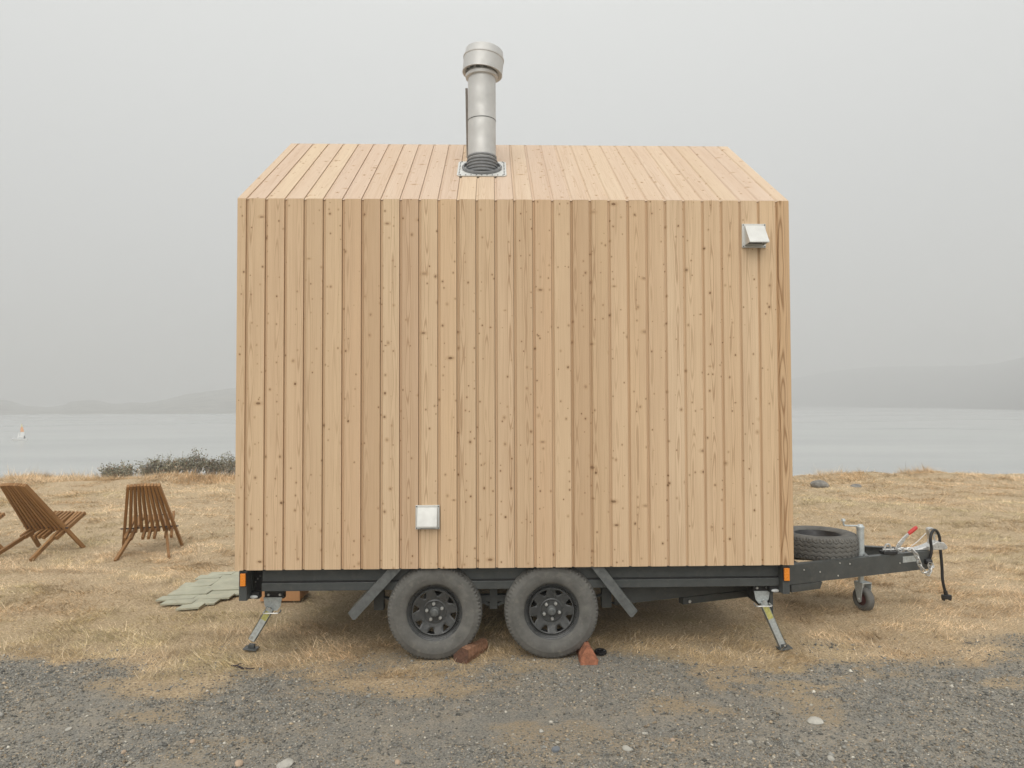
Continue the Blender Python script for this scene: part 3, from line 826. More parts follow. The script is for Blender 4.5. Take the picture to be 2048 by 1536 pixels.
# jockey wheel
JY = 1.085
jt, jb = px(1720.5, 1054, JY), px(1720.5, 1178, JY)
jk = MB().cyl((jt.x, JY, jt.z), (jt.x, JY, 0.36), 0.030, None, 20).build('jockey_wheel', M['galv'], cab, 40)
MB().cyl((jt.x, JY, 0.40), (jt.x, JY, jb.z), 0.023, None, 16).build('inner_tube', M['galv'], jk, 40)
MB().lathe([(jt.z-0.012, 0.0305), (jt.z-0.012, 0.034), (jt.z+0.004, 0.034), (jt.z+0.012, 0.024), (jt.z+0.022, 0.020), (jt.z+0.022, 0.001)], 'Z', 20, (jt.x, JY, 0)).build('tube_cap', M['galv'], jk, 40)
ca, cb2, cc2 = px(1686.5, 1041, JY), px(1688, 1050, JY), px(1720, 1051.5, JY)
MB().tube(spline([cc2, px(1704, 1051.5, JY), px(1692, 1051, JY), cb2, ca], 5), 0.0075, 8).build('crank', M['galv'], jk, 40)
MB().cyl(ca+Vector((0, 0, -0.004)), ca+Vector((0, 0, 0.014)), 0.020, 0.014, 12).build('crank_knob', M['galv'], jk, 40)
MB().tube([px(1709, 1094, JY-0.04), px(1709, 1086, JY-0.04), px(1713, 1084, JY-0.03), px(1716, 1092, JY-0.03)], 0.006, 8).build('clamp_handle', M['galv'], jk, 40)
MB().box((jt.x-0.045, JY-0.028, DBZ1-0.09), (jt.x+0.045, JY+0.06, DBZ1-0.02)).build('clamp', M['frame'], jk)
jw = px(1727, 1199, JY)
jw.z = 0.098; jr = 0.104
rotj = Matrix.Translation((jw.x, JY, jw.z)) @ Matrix.Rotation(R(-76), 4, 'Z')
tyj = MB().lathe([(-0.026, 0.055), (-0.034, 0.075), (-0.032, jr-0.012), (-0.022, jr-0.002), (0, jr), (0.022, jr-0.002), (0.032, jr-0.012), (0.034, 0.075), (0.026, 0.055)], 'Y', 40)
o = tyj.build('jockey_tyre', M['tyre'], jk, 40); o.matrix_basis = rotj
hbj = MB().lathe([(-0.038, 0.001), (-0.038, 0.018), (-0.022, 0.022), (-0.020, 0.056), (0.020, 0.056), (0.022, 0.022), (0.038, 0.018), (0.038, 0.001)], 'Y', 24)
o = hbj.build('jockey_hub', simple('dark_red_hub', (0.07, 0.022, 0.02), 0.6), jk, 40); o.matrix_basis = rotj
fk = MB()
for s in (-1, 1):
    fk.prism([(-0.055, s*0.044, jr+0.032), (0.045, s*0.044, jr+0.032), (0.022, s*0.044, -0.020), (0.0, s*0.044, -0.030), (-0.018, s*0.044, -0.018)], (0, s*0.005, 0))
fk.box((-0.055, -0.049, jr+0.0325), (0.045, 0.049, jr+0.040))
o = fk.build('fork', M['galv'], jk); o.matrix_basis = rotj
o = MB().cyl((0, -0.058, 0), (0, 0.058, 0), 0.010, None, 10).build('axle_bolt', M['zinc'], jk, 40); o.matrix_basis = rotj

# road wheels
def tyre_mesh():
    nT, R0 = 304, 0.336
    side = [(-0.080, 0.196), (-0.088, 0.203), (-0.094, 0.212), (-0.1005, 0.235), (-0.1015, 0.238), (-0.1040, 0.258), (-0.1030, 0.280), (-0.1022, 0.281), (-0.0985, 0.300), (-0.0975, 0.302), (-0.0935, 0.315)]
    tread = np.linspace(-0.084, 0.084, 29)
    prof = side + [(float(y_), R0-0.010*abs(y_/0.084)**3) for y_ in tread] + [(-h, r) for h, r in reversed(side)]
    k = len(prof); n0 = len(side); n1 = n0+len(tread)
    v = np.zeros((nT, k, 3))
    th = np.arange(nT)*2*math.pi/nT
    for a_, (h, r) in enumerate(prof):
        rr = np.full(nT, r)
        if n0 <= a_ < n1:
            ph = (th*38/(2*math.pi)) % 1.0
            tri = np.abs(ph-0.5)*4-1
            for gy in (-0.057, -0.019, 0.019, 0.057):
                dd = np.abs(h-(gy+0.0085*tri))
                rr = rr - 0.009*np.clip(1-(dd-0.0015)/0.004, 0, 1)
            if abs(h) > 0.066:
                ph2 = (th*76/(2*math.pi)) % 1.0
                rr = rr - 0.007*((ph2 < 0.26))
        if a_ in (n0-1, n1):
            ph2 = (th*76/(2*math.pi)) % 1.0
            rr = rr - 0.006*(ph2 < 0.26)
        v[:, a_, 0] = rr*np.cos(th); v[:, a_, 1] = h; v[:, a_, 2] = rr*np.sin(th)
    i = np.arange(nT)[:, None]; j = (i+1) % nT; a_ = np.arange(k-1)[None, :]
    f = np.stack([i*k+a_, i*k+a_+1, j*k+a_+1, j*k+a_], -1).reshape(-1, 4)
    me = fast_mesh('tyre', v.reshape(-1, 3), f); me.materials.append(M['tyre'])
    bm = bmesh.new(); bm.from_mesh(me); bmesh.ops.recalc_face_normals(bm, faces=bm.faces); bm.to_mesh(me); bm.free()
    me.shade_smooth(); me.set_sharp_from_angle(angle=R(28))
    return me
def rim_mesh():
    mb = MB()
    mb.lathe([(-0.078, 0.211), (-0.084, 0.209), (-0.084, 0.204), (-0.079, 0.199), (-0.070, 0.197), (-0.066, 0.190), (-0.061, 0.188), (-0.058, 0.181), (-0.053, 0.179), (-0.049, 0.171), (-0.044, 0.166), (0.03, 0.166), (0.05, 0.188), (0.078, 0.197), (0.084, 0.203), (0.080, 0.211)], 'Y', 72)
    return mb.mesh('rim', M['rim'], 35)
def disc_mesh():
    mb = MB(); rs = [(0.165, -0.028, 12), (0.1635, -0.050, 12), (0.159, -0.0575, 12), (0.151, -0.0560, 11), (0.112, -0.040, 3.0), (0.104, -0.038, 4.5), (0.084, -0.034, 6), (0.079, -0.038, 7), (0.074, -0.038, 8), (0.070, -0.033, 8), (0.036, -0.033, 8), (0.020, -0.033, 8)]
    vs, fs = [], []
    nA = 12
    for s in range(8):
        c0 = s*45.0
        for r, y_, hw in rs:
            for a_ in (-22.5, -(22.5+hw)/2, -hw, 0, hw, (22.5+hw)/2):
                q = R(c0+a_); vs.append((r*math.cos(q), y_, r*math.sin(q)))
    W = 6*len(rs)
    def vi(s, ri, ai):
        if ai == 6: s, ai = (s+1) % 8, 0
        return s*W + ri*6 + ai
    for s in range(8):
        for ri in range(len(rs)-1):
            for ai in range(6):
                if ri == 3 and ai in (2, 3): continue
                fs.append((vi(s, ri, ai), vi(s, ri, ai+1), vi(s, ri+1, ai+1), vi(s, ri+1, ai)))
    mb.add(vs, fs)
    return mb.mesh('disc', M['rim'], 30)
ME_T, ME_R, ME_D = tyre_mesh(), rim_mesh(), disc_mesh()
ME_NUT = MB().cyl((0, 0, 0), (0, -0.016, 0), 0.0105, 0.0095, 6).add(*(lambda m_: (m_.v, m_.f))(MB().cyl((0, -0.0162, 0), (0, -0.020, 0), 0.007, 0.004, 8))).mesh('lug_nut', M['zinc'])
ME_HUB = MB().lathe([(-0.058, 0.034), (-0.066, 0.033), (-0.068, 0.030), (-0.094, 0.028), (-0.099, 0.022), (-0.099, 0.016), (-0.103, 0.014), (-0.103, 0.001)], 'Y', 32).mesh('hub_cap', M['guard'], 30)
ME_VAL = MB().cyl((0.176, -0.06, 0), (0.170, -0.088, 0), 0.005, 0.004, 8).mesh('valve', M['black'])
ME_DRUM = MB().lathe([(-0.020, 0.001), (-0.020, 0.12), (0.06, 0.125), (0.06, 0.001)], 'Y', 32).mesh('brake_drum', M['black'], 30)
def wheel(parent, mat4, rotd, top=False, name='wheel'):
    r_ = link(name, ME_R, parent)
    if top: r_.matrix_world = mat4
    else: r_.matrix_basis = mat4
    spin = Matrix.Rotation(R(rotd), 4, 'Y')
    def sub(nm, me, mb=Matrix()):
        o = link(nm, me, r_); o.matrix_parent_inverse = Matrix(); o.matrix_basis = spin @ mb; return o
    sub('tyre', ME_T)
    d_ = sub('disc', ME_D, Matrix.Translation((0, -0.014, 0))); so = d_.modifiers.new('solid', 'SOLIDIFY'); so.thickness = 0.004
    sub('hub_cap', ME_HUB, Matrix.Translation((0, 0.012, 0))); sub('valve', ME_VAL, Matrix.Rotation(R(12), 4, 'Y'))
    for i in range(5):
        q = R(72*i+35); sub('lug_nut', ME_NUT, Matrix.Translation((0.057*math.cos(q), -0.0475, 0.057*math.sin(q))) @ Matrix.Scale(1.15, 4))
    if not top: sub('brake_drum', ME_DRUM)
    return r_
wl, wr = px(868, 1222, 0.02), px(1104.5, 1223, 0.02)
RT = 0.336
for q in (wl, wr):
    wheel(cab, Matrix.Translation((q.x, 0.135, RT-0.006)), 10 if q is wl else -24)
    wheel(cab, Matrix.Translation((q.x, 2*RY-0.135, RT-0.006)) @ Matrix.Rotation(math.pi, 4, 'Z'), 50)
    MB().cyl((q.x, 0.19, RT-0.006), (q.x, 2*RY-0.19, RT-0.006), 0.035, None, 12).build('axle', M['frame'], chassis, 40)
# spring hangers between and outside the wheels
hx = px(987, 1170, 0.25).x
hg = MB().box((hx-0.028, 0.235, 0.30), (hx+0.028, 0.30, RB+0.002)).build('spring_hanger', M['frame'], chassis)
MB().box((hx-0.034, 0.2, RB-0.030), (hx+0.034, 0.2345, RB+0.035)).build('hanger_bracket', M['frame'], hg) if False else None
MB().bar((hx-0.14, 0.265, 0.375), (hx+0.14, 0.265, 0.375), 0.05, 0.045).build('equaliser', M['frame'], chassis)
MB().bar((hx-0.13, 0.265, 0.37), (hx-0.03, 0.265, 0.325), 0.04, 0.02).build('shackle_link', M['frame'], chassis)
MB().bar((hx+0.13, 0.265, 0.37), (hx+0.03, 0.265, 0.325), 0.04, 0.02).build('shackle_link', M['frame'], chassis)
for xx, s in ((wl.x, -1), (wr.x, 1)):
    MB().box((xx+s*0.42-0.035, 0.235, 0.30), (xx+s*0.42+0.035, 0.30, RB+0.001)).build('spring_hanger', M['frame'], chassis)
    for k_ in range(4):
        pts = [(xx+(u-0.5)*(0.78-0.14*k_), 0.2675, 0.385-0.05*(1-(2*u-1)**2)+0.0-k_*0.009) for u in np.linspace(0, 1, 9)]
        sp_ = MB()
        for i in range(8): sp_.bar(pts[i], pts[i+1], 0.045, 0.008)
        sp_.build('spring_leaf', M['frame'], chassis)
# mudguard: sloping ends with a side lip
ls = [px(787, 1141, 0.03), px(703, 1233, 0.03)]
rs_ = [px(1197, 1137, 0.03), px(1268, 1228, 0.03)]
mgd = None
for (a, b), sg in ((ls, 1), (rs_, -1)):
    d_ = (b-a).normalized(); a = a - d_*0.06; n_ = Vector((d_.z, 0, -d_.x))
    if n_.z < 0: n_ = -n_
    mb = MB()
    mb.prism([a+n_*0.028, b+n_*0.028, b+d_*0.012-n_*0.02, b-n_*0.034, a-n_*0.034], (0, 0.006, 0))
    mb.prism([a+n_*0.0282, b+n_*0.0282, b+n_*0.034, a+n_*0.034], (0, 0.25, 0))
    mb.build('mudguard', M['guard'], cab)
MB().box((ls[0].x+0.02, 0.06, WB-0.014), (rs_[0].x-0.02, 0.26, WB-0.009)).build('mudguard_top', M['guard'], chassis)

# drop-down corner steadies
def steady(br, pl, leg, foot, Y, sgn):
    a, b = px(*br[0], Y), px(*br[1], Y)
    bk_ = MB().box((a.x, Y, a.z), (b.x, Y+0.05, b.z)).build('corner_steady', M['black'], cab, bevel=0.003)
    a2, b2 = px(*pl[0], Y-0.004), px(*pl[1], Y-0.004)
    MB().prism([(a2.x, Y-0.0005, a2.z), (b2.x, Y-0.0005, a2.z), (b2.x-0.01, Y-0.0005, (a2.z*0.35+b2.z*0.65)), (b2.x-0.035, Y-0.0005, b2.z), (a2.x+0.035, Y-0.0005, b2.z), (a2.x+0.01, Y-0.0005, (a2.z*0.35+b2.z*0.65))], (0, -0.006, 0)).build('pivot_plate', M['galv'], bk_)
    for dx in (0.22, 0.80):
        x_ = a.x+(b.x-a.x)*dx; z_ = a.z+(b.z-a.z)*0.62
        MB().cyl((x_, Y-0.0005, z_), (x_, Y-0.010, z_), 0.011, 0.008, 10).build('bolt', M['zinc'], bk_, 40)
    p0, p1 = px(*leg[0], Y-0.02), px(*leg[1], Y-0.02)
    d_ = (p1-p0).normalized(); n_ = Vector((-d_.z, 0, d_.x))
    ll = MB(); hwid = 0.028
    ll.prism([p0+n_*hwid, p0-n_*hwid, p1-n_*hwid*0.9, p1+n_*hwid*0.9], (0, 0.006, 0))
    for s in (-1, 1):
        q0, q1 = p0+n_*hwid*s, p1+n_*hwid*0.9*s
        ll.prism([q0, q1, q1-n_*0.004*s, q0-n_*0.004*s], (0, 0.035, 0))
    lo = ll.build('leg', M['galv'], bk_)
    pm0, pm1 = p0.lerp(p1, 0.10), p0.lerp(p1, 0.36)
    off_ = Vector((0, -0.0012, 0))
    MB().prism([pm0+n_*0.020+off_, pm0-n_*0.020+off_, pm1-n_*0.020+off_, pm1+n_*0.020+off_], (0, 0.001, 0)).build('sticker', M['yellow'], bk_)
    # bail handle
    c_ = px((pl[0][0]+pl[1][0])/2, pl[1][1]+2, Y-0.03)
    MB().tube([c_+Vector((-0.055, 0.01, 0.006)), c_+Vector((-0.06, -0.03, 0)), c_+Vector((-0.05, -0.045, 0)), c_+Vector((0.05, -0.045, 0)), c_+Vector((0.06, -0.03, 0)), c_+Vector((0.055, 0.01, 0.006))], 0.0055, 8).build('bail', M['zinc'], bk_, 40)
    MB().cyl((p0.x, Y-0.0225, p0.z+0.004), (p0.x, Y-0.034, p0.z+0.004), 0.010, 0.008, 10).build('bolt', M['zinc'], bk_, 40)
    f_ = px(*foot, Y-0.02); 
    fp = MB()
    tilt = R(8*sgn)
    fp.box((-0.048, -0.038, 0), (0.048, 0.045, 0.010)); fp.box((-0.022, -0.008, 0.0102), (0.022, 0.026, 0.034))
    o = fp.build('foot_pad', M['frame'], bk_, bevel=0.003)
    o.matrix_basis = Matrix.Translation((p1.x, Y-0.02, 0.016)) @ Matrix.Rotation(tilt, 4, 'Y')
    MB().cyl((p1.x, Y-0.0205, p1.z+0.03), (p1.x, Y-0.03, p1.z+0.03), 0.009, 0.007, 10).build('bolt', M['zinc'], bk_, 40)
steady(((529, 1176), (568, 1197)), ((527, 1195), (564, 1221)), ((540, 1217), (502, 1281)), (500, 1285), 0.30, 1)
steady(((1506, 1163), (1541, 1183)), ((1508, 1182), (1540, 1207)), ((1527, 1203), (1569, 1299)), (1570, 1303), 0.17, -1)

# ------------------------------------------------------------------ spare wheel lying on the drawbar
sr = px(1709, 1092, 1.25)
scx = sr.x-RT
spare = wheel(None, Matrix.Translation((scx, 1.25, DBZ1+0.068)) @ Matrix.Rotation(R(90), 4, 'X'), 20, True, 'spare_wheel')
spare.data = ME_R.copy(); spare.data.materials[0] = M['black']  # rim recoloured black to paint in the shade inside the hole
tag(spare, 'spare wheel with zigzag tread lying flat on the trailer drawbar', 'wheel')

# ------------------------------------------------------------------ small things round the wheels
def lump(mb, seed, amt):
    r_ = random.Random(seed)
    mb.v = [(x_+r_.uniform(-amt, amt), y_+r_.uniform(-amt, amt), max(0.0, z_+r_.uniform(-amt, amt)) if z_ > 0.004 else z_) for x_, y_, z_ in mb.v]
    return mb
def logwedge(name, mat, sec, p0, p1, seed, label):
    p0, p1 = Vector(p0), Vector(p1); d_ = (p1-p0); sd_ = Vector((-d_.y, d_.x, 0)).normalized()
    n = 7; vs, fs = [], []; k = len(sec); r_ = random.Random(seed)
    for i in range(n):
        u = i/(n-1); c_ = p0.lerp(p1, u); s = 1-0.12*u
        for a_, b_ in sec:
            vs.append(c_+sd_*(-a_*s+r_.uniform(-1, 1)*0.004)+Vector((0, 0, max(0, b_*s+(r_.uniform(-1, 1)*0.004 if b_ > 0.01 else 0)))))
    for i in range(n-1):
        for j in range(k): fs.append((i*k+j, i*k+(j+1) % k, (i+1)*k+(j+1) % k, (i+1)*k+j))
    fs += [tuple(range(k-1, -1, -1)), tuple(range((n-1)*k, n*k))]
    o = MB().add(vs, fs).build(name, mat, None)
    o.data.materials.append(M['chock_end'] if mat is M['chock_dark'] else mat)
    for pl_ in o.data.polygons:
        if len(pl_.vertices) > 4: pl_.material_index = 1
    return tag(o, label, 'wheel chock')
a = pz(918, 1327)
logwedge('firewood_chock', M['chock_dark'], [(-0.055, 0.0), (0.045, 0.0), (0.066, 0.045), (0.058, 0.10), (0.012, 0.108), (-0.056, 0.05)], (a.x+0.01, a.y, 0.002), (a.x+0.15, a.y+0.24, 0.002), 4, 'long dark brown split log wedged behind the rear wheel')
a = pz(1180, 1331)
logwedge('firewood_chock', M['chock'], [(-0.062, 0.0), (0.055, 0.0), (0.062, 0.03), (0.012, 0.118), (-0.012, 0.128), (-0.058, 0.045)], (a.x-0.005, a.y, 0.002), (a.x-0.01, a.y+0.26, 0.002), 9, 'short reddish split log wedge against the front wheel')
a = pz(1201, 1309)
rg_ = MB().lathe([(0.0, 0.022), (0.0, 0.038), (0.010, 0.046), (0.024, 0.044), (0.030, 0.036), (0.026, 0.024), (0.012, 0.020)], 'Z', 32, (a.x, a.y, 0.004), closed=True)
tag(rg_.build('rubber_ring', simple('shiny_black_rubber', (0.012, 0.012, 0.013), 0.22), None, 40), 'small shiny black rubber ring on the ground beside the reddish chock', 'ring')
tw = [pz(462, 1331, 0.01), pz(474, 1331, 0.012), pz(484, 1336, 0.010), pz(497, 1337, 0.008), pz(511, 1336, 0.008)]
tg = MB().tube(tw, [0.004, 0.007, 0.006, 0.005, 0.002], 6).tube([tw[1], pz(478, 1328, 0.03), pz(483, 1327, 0.03)], [0.005, 0.004, 0.002], 6)
tag(tg.build('twig', M['twig'], None), 'small dark forked twig on the gravel edge', 'twig')
a, b = px(520, 1197, 1.50), px(600, 1197, 1.50)
tb = MB().box((0, 0, 0), (b.x-a.x, 0.30, 0.15))
o = tb.build('timber_step', M['timber'], None, bevel=0.004); o.location = (a.x, 1.50, 0.012)
tag(o, 'low orange timber step on the grass under the cabin', 'step')

# ------------------------------------------------------------------ ground mat of grey-green boards
mo = pz(400, 1185)
mat_ = thing('ground_mat', 'grey green boards laid as a stepped landing on the grass beside the cabin', 'mat', (mo.x, mo.y, 0))
edge_l = [(1226, 362), (1214, 356), (1207, 318), (1196, 322), (1189, 352), (1176, 360), (1170, 392), (1158, 396), (1155, 417), (1147, 421)]
yA, yB = pz(362, 1224).y, pz(420, 1149).y
nrow = 9; r_ = random.Random(5); dpt = (yB-yA)/nrow
matrows = []
for i in range(nrow):
    yc = yA+(i+0.5)*dpt
    # photo row of this depth, and the ragged left end there
    py = min(range(1140, 1235), key=lambda q_: abs(pz(390, q_).y-yc))
    xl = pz(float(np.interp(-py, [-e[0] for e in edge_l], [e[1] for e in edge_l])), py).x
    matrows.append((yc, xl))
    x_ = xl; k_ = 0; xe = min(-2.0, pz(float(np.interp(-py, [-1226, -1195, -1150], [380, 478, 600])), py).x)
    while x_ < xe-0.06:
        wd = min(xe-x_, 0.20+0.16*r_.random() if k_ == 0 else 0.36)
        z0 = 0.010+0.003*((i+k_) % 2)
        sk = 0.032
        q = [(x_+0.003, yc-dpt/2+r_.uniform(0, .012)-sk*0.4, z0+r_.uniform(0, .004)), (x_+wd-0.003, yc-dpt/2+r_.uniform(0, .012)+sk*0.5, z0+r_.uniform(0.003, .009)), (x_+wd-0.003, yc+dpt/2-0.003+sk*0.5, z0+r_.uniform(0, .008)), (x_+0.003, yc+dpt/2-0.003-sk*0.4, z0+r_.uniform(0, .010))]
        MB().prism(q, (0, 0, 0.014)).build('board', M['matpanel'], mat_)
        x_ += wd; k_ += 1

# ------------------------------------------------------------------ folding stick chairs
def make_chair(loc, rz, label, first=None):
    root = bpy.data.objects.new('folding_chair', None); col.objects.link(root)
    root.empty_display_size = 0.2
    root.location = loc; root.rotation_euler = (0, 0, rz)
    tag(root, label, 'chair', 'folding stick chairs on the lawn')
    if first is not None:
        for ch_ in first.children:
            c_ = ch_.copy(); col.objects.link(c_); c_.parent = root
        return root
    def stick(name, p0, p1, w_=0.031, t_=0.046):
        p0, p1 = Vector(p0), Vector(p1); d_ = (p1-p0); L_ = d_.length; d_.normalize()
        xx = Vector((1, 0, 0)); xx = (xx-d_*xx.dot(d_)).normalized(); yy = d_.cross(xx)
        o = MB().box((-w_/2, -t_/2, 0), (w_/2, t_/2, L_)).build(name, M['chair'], None, bevel=0.003)
        o.parent = root
        m4 = Matrix((xx, yy, d_)).transposed().to_4x4(); m4.translation = p0
        o.matrix_basis = m4
    zb = lambda y_: 0.86 - (y_+0.40)*0.86/0.68      # back sticks: top (-.40,.86) to front foot (.28,0)
    zs_ = lambda y_: (y_+0.42)*0.50                 # seat sticks: rear foot (-.42,0) up to the front edge
    nb = 10
    for i in range(nb):
        u = -1+2*i/(nb-1)
        f_ = lambda y_, u=u: u*(0.160+(0.335-0.160)*(y_+0.40)/0.68)
        ye = 0.28 if i in (0, nb-1) else 0.085
        stick('back_slat' if 0 < i < nb-1 else 'front_leg', (f_(ye), ye, max(0.0, zb(ye))), (f_(-0.40), -0.40, zb(-0.40)+0.008*math.cos(u*1.5)))
    ns = 9
    for i in range(ns):
        u = (-1+2*i/(ns-1))*0.885
        w0 = lambda y_, u=u: u*(0.275-0.09*(y_-0.05))
        leg_ = i in (2, 6) 
        if leg_:
            stick('rear_leg', (u*0.50/0.885*1.12, -0.42, 0.0), (w0(0.41), 0.41, zs_(0.41)))
        else:
            stick('seat_slat', (w0(-0.055), -0.055, zs_(-0.055)), (w0(0.41), 0.41, zs_(0.41)))
    yc = 0.055; zc = zb(yc)
    for (y_, z_, hw2) in ((0.045, zb(0.045)-0.004, 0.32), (-0.365, zb(-0.365), 0.168), (0.37, zs_(0.37), 0.235)):
        c_ = MB().cyl((-hw2, y_, z_), (hw2, y_, z_), 0.008, None, 8).build('rod', M['twig'], None, 40); c_.parent = root
    return root
def on_ground(x, y):
    p = pz(x, y); p.z = float(height(p.x, p.y)); return p
c1 = make_chair(on_ground(298, 1103), R(17), 'brown slatted folding chair standing alone, closest to the grey green boards')
make_chair(on_ground(84, 1105), R(-13), 'brown slatted folding chair, middle one of the three, angled toward the water', c1)
make_chair(on_ground(-84, 1104), R(-13), 'brown slatted folding chair farthest from the cabin', c1)

# ------------------------------------------------------------------ sailing dinghy far out
sp0 = pz(40, 881, WZ)
boat = thing('sailboat', 'tiny sailing dinghy with a white and orange sail out on the grey water', 'sailboat', (sp0.x, sp0.y, WZ))
bs = (sp0-CAM).dot(FWD)/F            # metres per photo pixel out there
hl = MB(); sec = []
for u in np.linspace(-1, 1, 13):
    wd = 0.62*(1-max(0, u)**2.4)*(0.75+0.25*min(1, u+1.6)); zz = 0.10*max(0, u)**2
    sec.append((u*13.5*bs, max(wd, 0.02), 0.36+zz))
vs, fs = [], []
for x_, w_, z_ in sec: vs += [(x_, -w_, z_), (x_, -w_*0.7, -0.05), (x_, 0, -0.14), (x_, w_*0.7, -0.05), (x_, w_, z_), (x_, 0, z_+0.04)]
for i in range(12):
    for j in range(6): fs.append((i*6+j, i*6+(j+1) % 6, (i+1)*6+(j+1) % 6, (i+1)*6+j))
fs += [tuple(range(5, -1, -1)), tuple(range(72, 78))]
o = MB().add(vs, fs).build('hull', M['white'], boat, 30); o.matrix_basis = Matrix.Translation(sp0)
def sail(name, poly, mat, y_=0.0):
    mb = MB(); mb.prism([(sp0.x+a_*bs, sp0.y+y_+0.10*math.sin(b_*0.09), WZ+b_*bs) for a_, b_ in poly], (0.06, 0.03, 0)); return mb.build(name, mat, boat)
sail('mainsail', [(-1.5, 6), (8, 6), (6.6, 17), (-0.6, 17)], M['white'])
sail('sail_panel', [(-0.6, 17.1), (6.6, 17.1), (4.0, 27), (0.6, 27)], M['orange'])
sail('sail_head', [(0.6, 27.1), (4.0, 27.1), (2.4, 33), (1.3, 33)], simple('pale_yellow_cloth', (0.75, 0.70, 0.45), 0.7), 0)
sail('jib', [(-7, 5), (-3, 6), (-3.2, 18)], M['white'], 0.1)
MB().cyl((sp0.x-2.2*bs, sp0.y+0.12, WZ+0.1), (sp0.x+1.5*bs, sp0.y+0.12, WZ+35*bs), 0.05, 0.03, 8).build('mast', M['galv'], boat)
MB().lathe([(0.3, 0.02), (0.45, 0.18), (0.75, 0.2), (1.0, 0.12), (1.1, 0.13), (1.25, 0.1), (1.32, 0.01)], 'Z', 10, (sp0.x+9.5*bs, sp0.y-0.1, WZ-0.25)).build('tiller_box', M['guard'], boat, 40)

# ------------------------------------------------------------------ shrubs on the bank
def shrub(px_x, py_top, py_base, Y, wid, label, seed, tone):
    rs2 = np.random.default_rng(seed)
    b_ = px(px_x, py_base, Y); tp = px(px_x, py_top, Y)
    gz = float(height(b_.x, Y))
    H = (tp.z-gz)*0.90
    root = thing('shrub', label, 'shrub', (b_.x, Y, gz), 'grey green shrubs on the bank')
    stm = MB(); tips = []
    ns = 28
    for i in range(ns):
        a_ = rs2.uniform(0, 2*math.pi); rr = wid*math.sqrt(rs2.uniform(0.0, 1.0))
        lean = Vector((math.cos(a_)*rr+0.22*H, math.sin(a_)*rr*0.8, H*rs2.uniform(0.72, 1.0)*(1-0.32*(rr/wid)**2)))
        p0 = Vector((b_.x+math.cos(a_)*rr*0.45, Y+math.sin(a_)*rr*0.4, gz-0.03)); p2 = Vector((b_.x, Y, gz))+lean
        p1 = p0.lerp(p2, 0.5)+Vector((rs2.normal()*0.05, rs2.normal()*0.05, 0.05))
        stm.tube([p0, p1, p2], [0.012, 0.008, 0.003], 5)
        tips.append((p0, p1, p2))
        for k_ in range(4):
            q0 = p1.lerp(p2, rs2.uniform(0.0, 0.8)); q1 = q0+Vector((rs2.normal()*0.10, rs2.normal()*0.10, abs(rs2.normal())*0.12+0.02))
            stm.tube([q0, q1], [0.005, 0.002], 4); tips.append((q0, q0.lerp(q1, 0.5), q1))
    stm.build('stems', simple('shrub_bark_%d' % seed, (0.26, 0.235, 0.21), 0.85), root)
    vv, cc = [], []
    for (p0, p1, p2) in tips:
        big = (p2-p0).length > 0.35
        nl = 18 if big else 12
        for k_ in range(nl):
            u = rs2.uniform(0.35, 1.05) if big else rs2.uniform(0.1, 1.1)
            c_ = (p0.lerp(p1, u*2) if u < 0.5 else p1.lerp(p2, u*2-1)) + Vector(rs2.normal(size=3)*0.035)
            d_ = Vector(rs2.normal(size=3)); d_.z = abs(d_.z)+0.5; d_.normalize(); s_ = d_.orthogonal().normalized(); s_ = Matrix.Rotation(rs2.uniform(0, 6.28), 3, d_) @ s_
            L_ = rs2.uniform(0.025, 0.055); w_ = L_*0.30
            vv += [c_, c_+d_*L_*0.5+s_*w_, c_+d_*L_, c_+d_*L_*0.5-s_*w_]
            g_ = rs2.uniform(0.55, 1.25)
            kk = rs2.uniform()
            base_ = (0.25, 0.245, 0.17) if kk < 0.55 else ((0.33, 0.31, 0.24) if kk < 0.86 else (0.32, 0.22, 0.15))
            cc += [[base_[0]*g_*tone, base_[1]*g_*tone, base_[2]*g_*tone, 1]]*4
    n = len(vv)//4
    f = np.arange(n*4).reshape(n, 4)
    me = fast_mesh('foliage', np.array([tuple(q) for q in vv]), f); me.materials.append(M['leaves'])
    point_attr(me, 'tint', np.array(cc), 'FLOAT_COLOR')
    link('foliage', me, root)
shrub(218, 937, 952, 12.6, 0.16, 'smallest low shrub at the end of the bank row', 101, 1.05)
shrub(262, 922, 953, 12.8, 0.42, 'broad low grey shrub next to the smallest one', 102, 1.15)
shrub(308, 909, 953, 12.9, 0.40, 'rounded grey green shrub in the middle of the bank row', 103, 0.95)
shrub(342, 912, 953, 12.7, 0.28, 'pale thin shrub between two taller ones', 104, 1.25)
shrub(386, 903, 953, 13.0, 0.36, 'tallest open shrub on the bank with reddish leaf tips', 105, 0.95)
shrub(424, 920, 955, 12.8, 0.30, 'dense dark shrub between the tallest shrub and the cabin', 106, 0.9)
shrub(462, 911, 957, 12.7, 0.42, 'dark shrub on the bank half hidden by the cabin edge', 107, 0.9)

